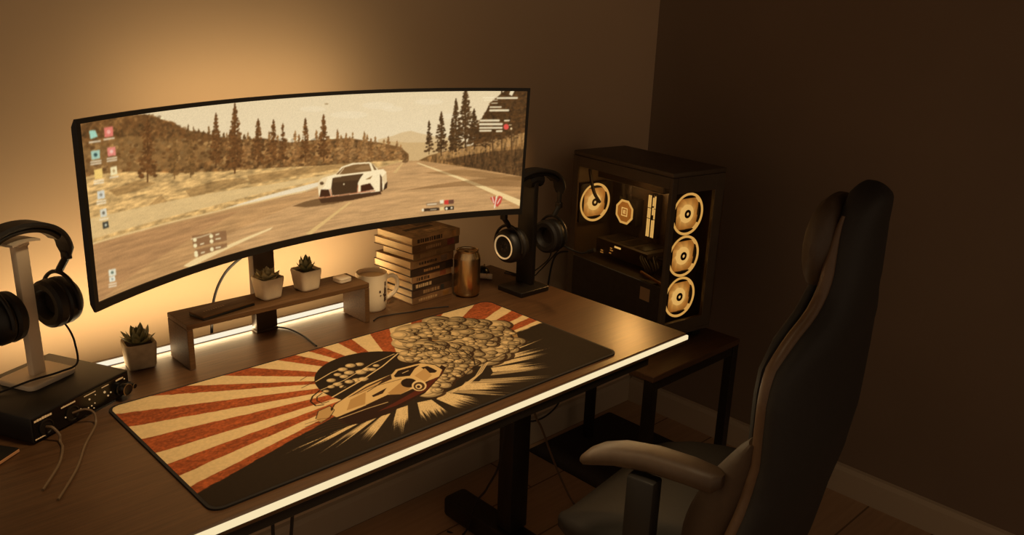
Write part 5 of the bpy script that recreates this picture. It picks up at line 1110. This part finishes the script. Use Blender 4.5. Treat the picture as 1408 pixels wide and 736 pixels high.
def fan(cx, cy, cz, R=.0605):
    t0 = AX_NY                                           # local z towards the front
    f = NB(); outer = rrect(-R, R, -R, R, .008, 4)
    inn = [(R*.965*cos(atan2(y, x)), R*.965*sin(atan2(y, x))) for x, y in outer]
    ring_loft(f, [[t0 @ Vector((x, y, z)) for x, y in P_] for P_, z in ((outer, -.02), (outer, 0), (inn, 0), (inn, -.02))], closed=True)
    fr = obj('cooling_fan', f, M['black'], pc); fr.location = (cx, cy, cz)
    q = NB(); lathe(q, [(R*.985, -.006), (R*.985, .0015), (R*.94, .0025), (R*.87, .0), (R*.87, -.006)], 56, t0, closed=True); obj('light_ring', q, M['fan_ring'], fr, label='glowing outer ring')
    q = NB(); lathe(q, [(R*.868, -.0085), (R*.868, -.0065), (0, -.0065)], 48, t0); obj('diffuser', q, M['fan_a'], fr)
    q = NB()
    for k in range(9):
        a0 = 2*pi*k/9; g = []
        for i in range(6):
            u = i/5; r_ = R*(.38+.47*u); c_ = a0+.45*u; dw = .19
            g.append((Vector((r_*cos(c_-dw), r_*sin(c_-dw), -.0058)), Vector((r_*cos(c_+dw), r_*sin(c_+dw), -.0038))))
        vs = [(q.verts.new(t0 @ a_), q.verts.new(t0 @ b_)) for a_, b_ in g]
        for i in range(5): q.faces.new((vs[i][0], vs[i+1][0], vs[i+1][1], vs[i][1]))
    obj('blades', q, M['fan_b'], fr)
    q = NB(); lathe(q, [(R*.42, -.006), (R*.42, -.002), (R*.37, .000), (0, .000)], 36, t0); obj('hub', q, M['fan_hub'], fr, label='bright glowing hub')
    q = NB(); lathe(q, [(R*.20, .0), (R*.20, .0008), (R*.075, .0010), (R*.075, .0)], 28, t0, closed=True); obj('hub_badge', q, M['inside'], fr)
    return fr
for k in range(3): fan(.094, .024, .3465-.1205*k)
fan(.071, PD-.03, .309)
b = NB(); box(b, .135, .1645, .262, .342, .25, .332, .004, 2); oct_ = [(.040*cos(radians(22.5+45*k)), .040*sin(radians(22.5+45*k))) for k in range(8)]
Mc = Matrix.Translation((.134, .300, .29)) @ Matrix(((0, 0, -1, 0), (-1, 0, 0, 0), (0, 1, 0, 0), (0, 0, 0, 1)))
prism(b, oct_, -.0008, .012, Mc); cooler = obj('cpu_cooler', b, M['black'], pc)
b = NB(); o1 = [(x*.99, y*.99) for x, y in oct_]; o2 = [(x*.82, y*.82) for x, y in oct_]
ring_loft(b, [[Mc @ Vector((x, y, z)) for x, y in P_] for P_, z in ((o1, .0122), (o1, .014), (o2, .014), (o2, .0122))], closed=True); obj('light_ring', b, M['fan_ring'], cooler)
b = NB(); prism(b, o2, .0121, .0128, Mc); obj('display', b, M['fan_disc'], cooler)
b = NB()
for x0, x1, y0, y1 in ((-.013, .013, .010, .013), (-.013, .013, -.013, -.010), (-.013, -.010, -.0099, .0099), (.010, .013, -.0099, .0099), (-.005, .0, -.006, .006), (.002, .005, -.006, -.001), (.002, .005, .001, .006)):
    prism(b, [(x0, y0), (x1, y0), (x1, y1), (x0, y1)], .0129, .0136, Mc)
obj('emblem', b, M['fan_hub'], cooler, smooth=False, label='small lit square emblem')
for k in range(4):
    y = .190+k*.0070+(.0045 if k > 1 else 0)
    b = NB(); box(b, .140, .1645, y, y+.0045, .228, .36, .0005, 1); r_ = obj('memory_stick', b, M['blackm'], pc)
    b = NB(); zs = [(.232, .286), (.2885, .318), (.3205, .357)] if k != 1 else [(.232, .284), (.300, .322), (.327, .352)]
    for z0, z1 in zs: box(b, .1375, .1398, y+.0002, y+.0043, z0, z1)
    obj('light_bar', b, M['pclite'], r_, smooth=False)
b = NB(); box(b, .055, .1640, .125, .345, .166, .2095, .003, 2); gpu = obj('graphics_card', b, M['inside'], pc)
b = NB(); box(b, .0545, .055, .235, .262, .196, .2015); obj('lettering', b, M['pclite'], gpu, smooth=False)
b = NB()
for k in range(3): box(b, .070, .15, .15+k*.06, .195+k*.06, .2098, .2112, .001, 1)
obj('backplate_fins', b, M['blackm'], gpu)
b = NB()
for y, z_, l in ((.312, .168, .012), (.312, .1745, .009), (.27, .184, .012), (.272, .1905, .008), (.275, .175, .008)): box(b, .05, .0515, y-l/2, y+l/2, z_, z_+.0032)
obj('rear_ports', b, M['pcdim'], pc, smooth=False)
b = NB()
for k in range(9):
    tube(b, [(.03+k*.006, .09+.004*k, .152), (.03+k*.005, .10+random.uniform(-.02, .03), .175), (.05+k*.006, .12+random.uniform(-.02, .03), .2), (.1+k*.004, .13+random.uniform(-.02, .02), .19), (.15, .11+.004*k, .165+.008*k)], .0028, 6, 5)
obj('cable_bundle', b, M['cable'], pc)
b = NB(); tube(b, [(.012, .102, .172), (.012, .07, .166), (.014, .04, .160), (.014, .02, .158)], .0042, 8, 5); obj('cable_strap', b, M['sticker'], pc)
b = NB(); tube(b, [(.02, .355, .42), (.025, .35, .385), (.03, .34, .35), (.05, .335, .32)], .005, 8, 5); tube(b, [(.13, .31, .325), (.11, .30, .38), (.10, .28, .41), (.09, .25, .425)], .006, 8, 5); tube(b, [(.13, .29, .325), (.11, .27, .38), (.10, .25, .41), (.09, .22, .425)], .006, 8, 5); obj('coolant_hoses', b, M['cable'], pc)
b = NB(); box(b, .03, .14, .06, .33, .40, .428, .002, 1); obj('radiator', b, M['inside'], pc)
b = NB(); box(b, PW-.0025, PW-.001, -.0022, -.0004, .04, .40); obj('edge_accent', b, M['silver'], pc, smooth=False)

# ------------------------------------------------------------------ chair
ch = thing('gaming_chair', 'dark high-backed gaming chair with side piping coloured as if lit in front of the desk', 'chair', (.977, -.173, 0), radians(8))
def interp(tab, z):
    if z <= tab[0][0]: return tab[0][1]
    for (a, va), (b_, vb) in zip(tab, tab[1:]):
        if z <= b_:
            f = (z-a)/(b_-a); return va+(vb-va)*f
    return tab[-1][1]
WD = [(.40, .222), (.44, .245), (.50, .262), (.56, .252), (.64, .236), (.70, .235), (.76, .242), (.82, .247), (.86, .241), (.88, .232), (.905, .206), (.925, .178), (.945, .145), (.965, .118), (.99, .102), (1.03, .092), (1.08, .082), (1.11, .072), (1.135, .060), (1.152, .046), (1.164, .030), (1.171, .014), (1.174, .004)]
YC = [(.40, -.172), (.50, -.184), (.60, -.206), (.70, -.219), (.84, -.220), (.88, -.222), (.92, -.231), (.95, -.241), (1.0, -.248), (1.10, -.250), (1.148, -.256)]
def back_section(z):
    w = interp(WD, z); yc = interp(YC, z); out = []
    th = .03*min(1, sqrt(max(0, 1.1745-z)/.03)+.12)
    for i in range(36):
        a = 2*pi*i/36; x = w*(1 if cos(a) >= 0 else -1)*abs(cos(a))**.6
        s = sin(a); y = yc+th*(1 if s >= 0 else -1)*abs(s)**.7
        bul = max(0, 1-(abs(x)/(w+1e-6))**2.5)
        if s < 0: y -= .022*bul*min(1, w/.2)
        out.append((x, y, z))
    return out
b = NB(); ring_loft(b, [back_section(z_) for z_ in [.40+.0155*k for k in range(47)]+[1.126, 1.136, 1.146, 1.154, 1.161, 1.166, 1.170, 1.1725, 1.174]]); obj('backrest', b, M['leather'], ch, angle=60)
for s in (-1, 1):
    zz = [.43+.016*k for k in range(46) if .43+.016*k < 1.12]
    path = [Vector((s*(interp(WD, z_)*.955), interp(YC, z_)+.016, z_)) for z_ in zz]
    b = NB(); sweep(b, path, [(.0095*cos(a)*1.25, .012*sin(a)) for a in [2*pi*k/12 for k in range(12)]], [min(1, .3+.12*i, .3+.12*(len(path)-1-i)) for i in range(len(path))], up=Vector((0, 1, 0))); obj('side_piping', b, M['leather2'], ch, label='piping along the backrest edge with rim light painted in')
    b = NB(); rings = []
    for k in range(13):
        z_ = .45+.29*k/12; y_ = interp(YC, z_)+.03; ex_ = .078*sin(pi*min(1, .25+k/12*.75))**.8+.004
        rings.append([(s*(.212+.03*cos(a)), y_+ex_/2-.006+(.008+ex_/2)*sin(a), z_) for a in [2*pi*i/14 for i in range(14)]])
    ring_loft(b, rings); obj('side_bolster', b, M['leather3'], ch)
b = NB(); rings = []
for k in range(15):
    z_ = .46+.62*k/14; w_ = interp(WD, z_)*.80; e_ = sin(pi*min(1, max(.02, k/14)))**.3
    rings.append([(w_*(1 if cos(a) >= 0 else -1)*abs(cos(a))**.6, interp(YC, z_)+.028+.016*e_*(1+(1 if sin(a) > 0 else -1)*abs(sin(a))**.6), z_) for a in [2*pi*i/20 for i in range(20)]])
ring_loft(b, rings); obj('back_cushion', b, M['leather'], ch, angle=60)
b = NB(); rings = []
for k in range(13):
    u = -1+2*k/12; q_ = sqrt(max(.03, 1-abs(u)**3))
    rings.append([(.095*u-.01, -.206+.034*q_*cos(a), 1.058+.088*q_*sin(a)) for a in [2*pi*i/18 for i in range(18)]])
ring_loft(b, rings); obj('headrest_pillow', b, M['leather3'], ch)
b = NB(); rings = []
for i, (y, zt, zb, w) in enumerate(((-.165, .45, .40, .19), (-.155, .472, .385, .225), (-.08, .475, .38, .25), (.04, .455, .375, .255), (.12, .438, .37, .245), (.18, .418, .365, .225), (.215, .398, .365, .20), (.228, .38, .37, .17))):
    rings.append([(w*(1 if cos(a) >= 0 else -1)*abs(cos(a))**.5, y, (zt+zb)/2+(zt-zb)/2*(1 if sin(a) >= 0 else -1)*abs(sin(a))**.6+(0.014*(abs(cos(a))**3) if sin(a) > 0 else 0)) for a in [2*pi*k/28 for k in range(28)]])
ring_loft(b, rings); obj('seat', b, M['leather'], ch, angle=60)
for s in (-1, 1):
    cl = ((-.247, -.155, .664, .012, .012), (-.247, -.142, .660, .028, .020), (-.246, -.09, .660, .032, .021), (-.248, -.02, .657, .033, .021), (-.258, .045, .649, .034, .0205), (-.272, .08, .641, .032, .019), (-.281, .098, .634, .027, .015), (-.286, .108, .629, .014, .008)) if s < 0 else \
         ((.265, -.165, .610, .012, .012), (.272, -.15, .610, .028, .020), (.297, -.11, .608, .032, .021), (.330, -.065, .600, .033, .021), (.360, -.03, .586, .034, .0205), (.382, -.008, .574, .032, .019), (.396, .004, .566, .027, .015), (.402, .010, .562, .014, .008))
    b = NB(); ring_loft(b, [[(x_+w*(1 if cos(a) >= 0 else -1)*abs(cos(a))**.7, y, z_-.006+h*(1 if sin(a) >= 0 else -1)*abs(sin(a))**.8) for a in [2*pi*k/20 for k in range(20)]] for x_, y, z_, w, h in cl])
    arm = obj('armrest', b, M['leather3'], ch, angle=60)
    px_ = s*.272; zt_ = .625 if s < 0 else .575
    b = NB(); yo = 0 if s < 0 else -.07; px_ += 0 if s < 0 else .03; box(b, px_-.018, px_+.018, -.045+yo, .012+yo, .39, zt_, .005, 2); box(b, min(s*.15, s*.285), max(s*.15, s*.285), -.035+yo, .0+yo, .352, .39, .004, 1); obj('armrest_post', b, M['black'], ch)
b = NB(); box(b, -.15, .15, -.13, .1, .335, .372, .006, 1); obj('seat_mechanism', b, M['black'], ch)
b = NB(); lathe(b, [(.028, .10), (.028, .22), (.018, .222), (.018, .34)], 24); obj('gas_lift', b, M['blackm'], ch)
b = NB()
for k in range(5):
    a = 2*pi*k/5+.3; Mr = Matrix.Rotation(a, 4, 'Z')
    path = [Mr @ Vector(p) for p in ((.02, 0, .105), (.15, 0, .095), (.29, 0, .072))]
    sweep(b, path, [(-.02, -.012), (.02, -.012), (.016, .014), (-.016, .014)], [1.1, .95, .7])
lathe(b, [(.045, .085), (.045, .125), (.03, .13)], 20); obj('star_base', b, M['black'], ch)
for k in range(5):
    a = 2*pi*k/5+.3; Mr = Matrix.Rotation(a, 4, 'Z') @ Matrix.Translation((.285, 0, .029))
    b = NB()
    for sx in (-.012, .012): lathe(b, [(.02, -.008), (.028, -.006), (.028, .006), (.02, .008)], 20, Mr @ Matrix.Translation((0, sx, 0)) @ Matrix.Rotation(pi/2, 4, 'X'))
    lathe(b, [(.006, .02), (.006, .045)], 10, Mr); obj('caster', b, M['black'], ch)

# ------------------------------------------------------------------ light
def area(name, loc, target, sx, sy, power, col=(1, .64, .28), spread=180):
    l = bpy.data.lights.new(name, 'AREA'); l.shape = 'RECTANGLE'; l.size = sx; l.size_y = sy; l.energy = power; l.color = col; l.spread = radians(spread)
    o = bpy.data.objects.new(name, l); COL.objects.link(o); o.location = loc
    o.rotation_euler = (Vector(target)-Vector(loc)).to_track_quat('-Z', 'Y').to_euler(); return o
AMB = (1, .72, .37)
area('rear_strip_light', (.30, .6285, Z0+.02), (.30, .775, Z0+.22), .85, .012, LP['rear'], AMB)
area('rear_strip_glow', (.36, .5995, Z0+.005), (.36, .2, Z0+.06), .70, .006, LP['glow'], AMB)
area('monitor_backlight', (.46, .625, Z0+.48), (.46, .775, Z0+.56), .50, .05, LP['back'], AMB)
area('front_strip_light', (.28, DY0-.0075, Z0-.0145), (.28, -.35, Z0-.3), 1.65, .006, LP['front'], AMB)
sp = bpy.data.lights.new('desk_fill_spot', 'SPOT'); sp.energy = LP['spot']; sp.color = (1, .71, .39); sp.spot_size = radians(66); sp.spot_blend = 1.0; sp.shadow_soft_size = .16  # added unseen spot above the desk, brightens mat and desktop
o = bpy.data.objects.new('desk_fill_spot', sp); COL.objects.link(o); o.location = (.42, -.28, Z0+1.4)
o.rotation_euler = (Vector((.47, .30, Z0))-Vector(o.location)).to_track_quat('-Z', 'Y').to_euler()
ps_ = bpy.data.lights.new('desk_sheen_spot', 'SPOT'); ps_.energy = LP['tow']; ps_.color = AMB; ps_.spot_size = radians(62); ps_.spot_blend = 1.0; ps_.shadow_soft_size = .03  # spot added inside the case to brighten the desk beside it
o = bpy.data.objects.new('desk_sheen_spot', ps_); COL.objects.link(o); o.location = (1.388+.08, .24+.14, Z0-.175+.437)
o.rotation_euler = (Vector((1.02, .20, Z0))-Vector(o.location)).to_track_quat('-Z', 'Y').to_euler()
pt = bpy.data.lights.new('tower_light', 'POINT'); pt.energy = LP['pc']; pt.color = AMB; pt.shadow_soft_size = .03
o = bpy.data.objects.new('tower_light', pt); COL.objects.link(o); o.location = (1.388+.11, .24+.20, Z0+.2)

w = bpy.data.worlds.new('World'); SC.world = w; w.use_nodes = True
bg = w.node_tree.nodes['Background']; bg.inputs[0].default_value = (1, .69, .43, 1); bg.inputs[1].default_value = LP['world']

# ------------------------------------------------------------------ camera
cam = bpy.data.cameras.new('camera'); co = bpy.data.objects.new('camera', cam); COL.objects.link(co)
cam.sensor_width = 36; cam.lens = 36*1146.36889/1408; cam.clip_start = .02
yw, pt_, rl = .774895051, .302616271, .0358803321
fwd = Vector((sin(yw)*cos(pt_), cos(yw)*cos(pt_), -sin(pt_))); rt = Vector((cos(yw), -sin(yw), 0)); up = rt.cross(fwd)
r2 = rt*cos(rl)+up*sin(rl); u2 = -rt*sin(rl)+up*cos(rl)
co.matrix_world = Matrix(((r2.x, u2.x, -fwd.x, -.41589), (r2.y, u2.y, -fwd.y, -1.00997), (r2.z, u2.z, -fwd.z, .69622+Z0), (0, 0, 0, 1)))
SC.camera = co
SC.view_settings.view_transform = 'Standard'
SC.view_settings.look = 'None'
SC.view_settings.exposure = 0; SC.view_settings.gamma = 1
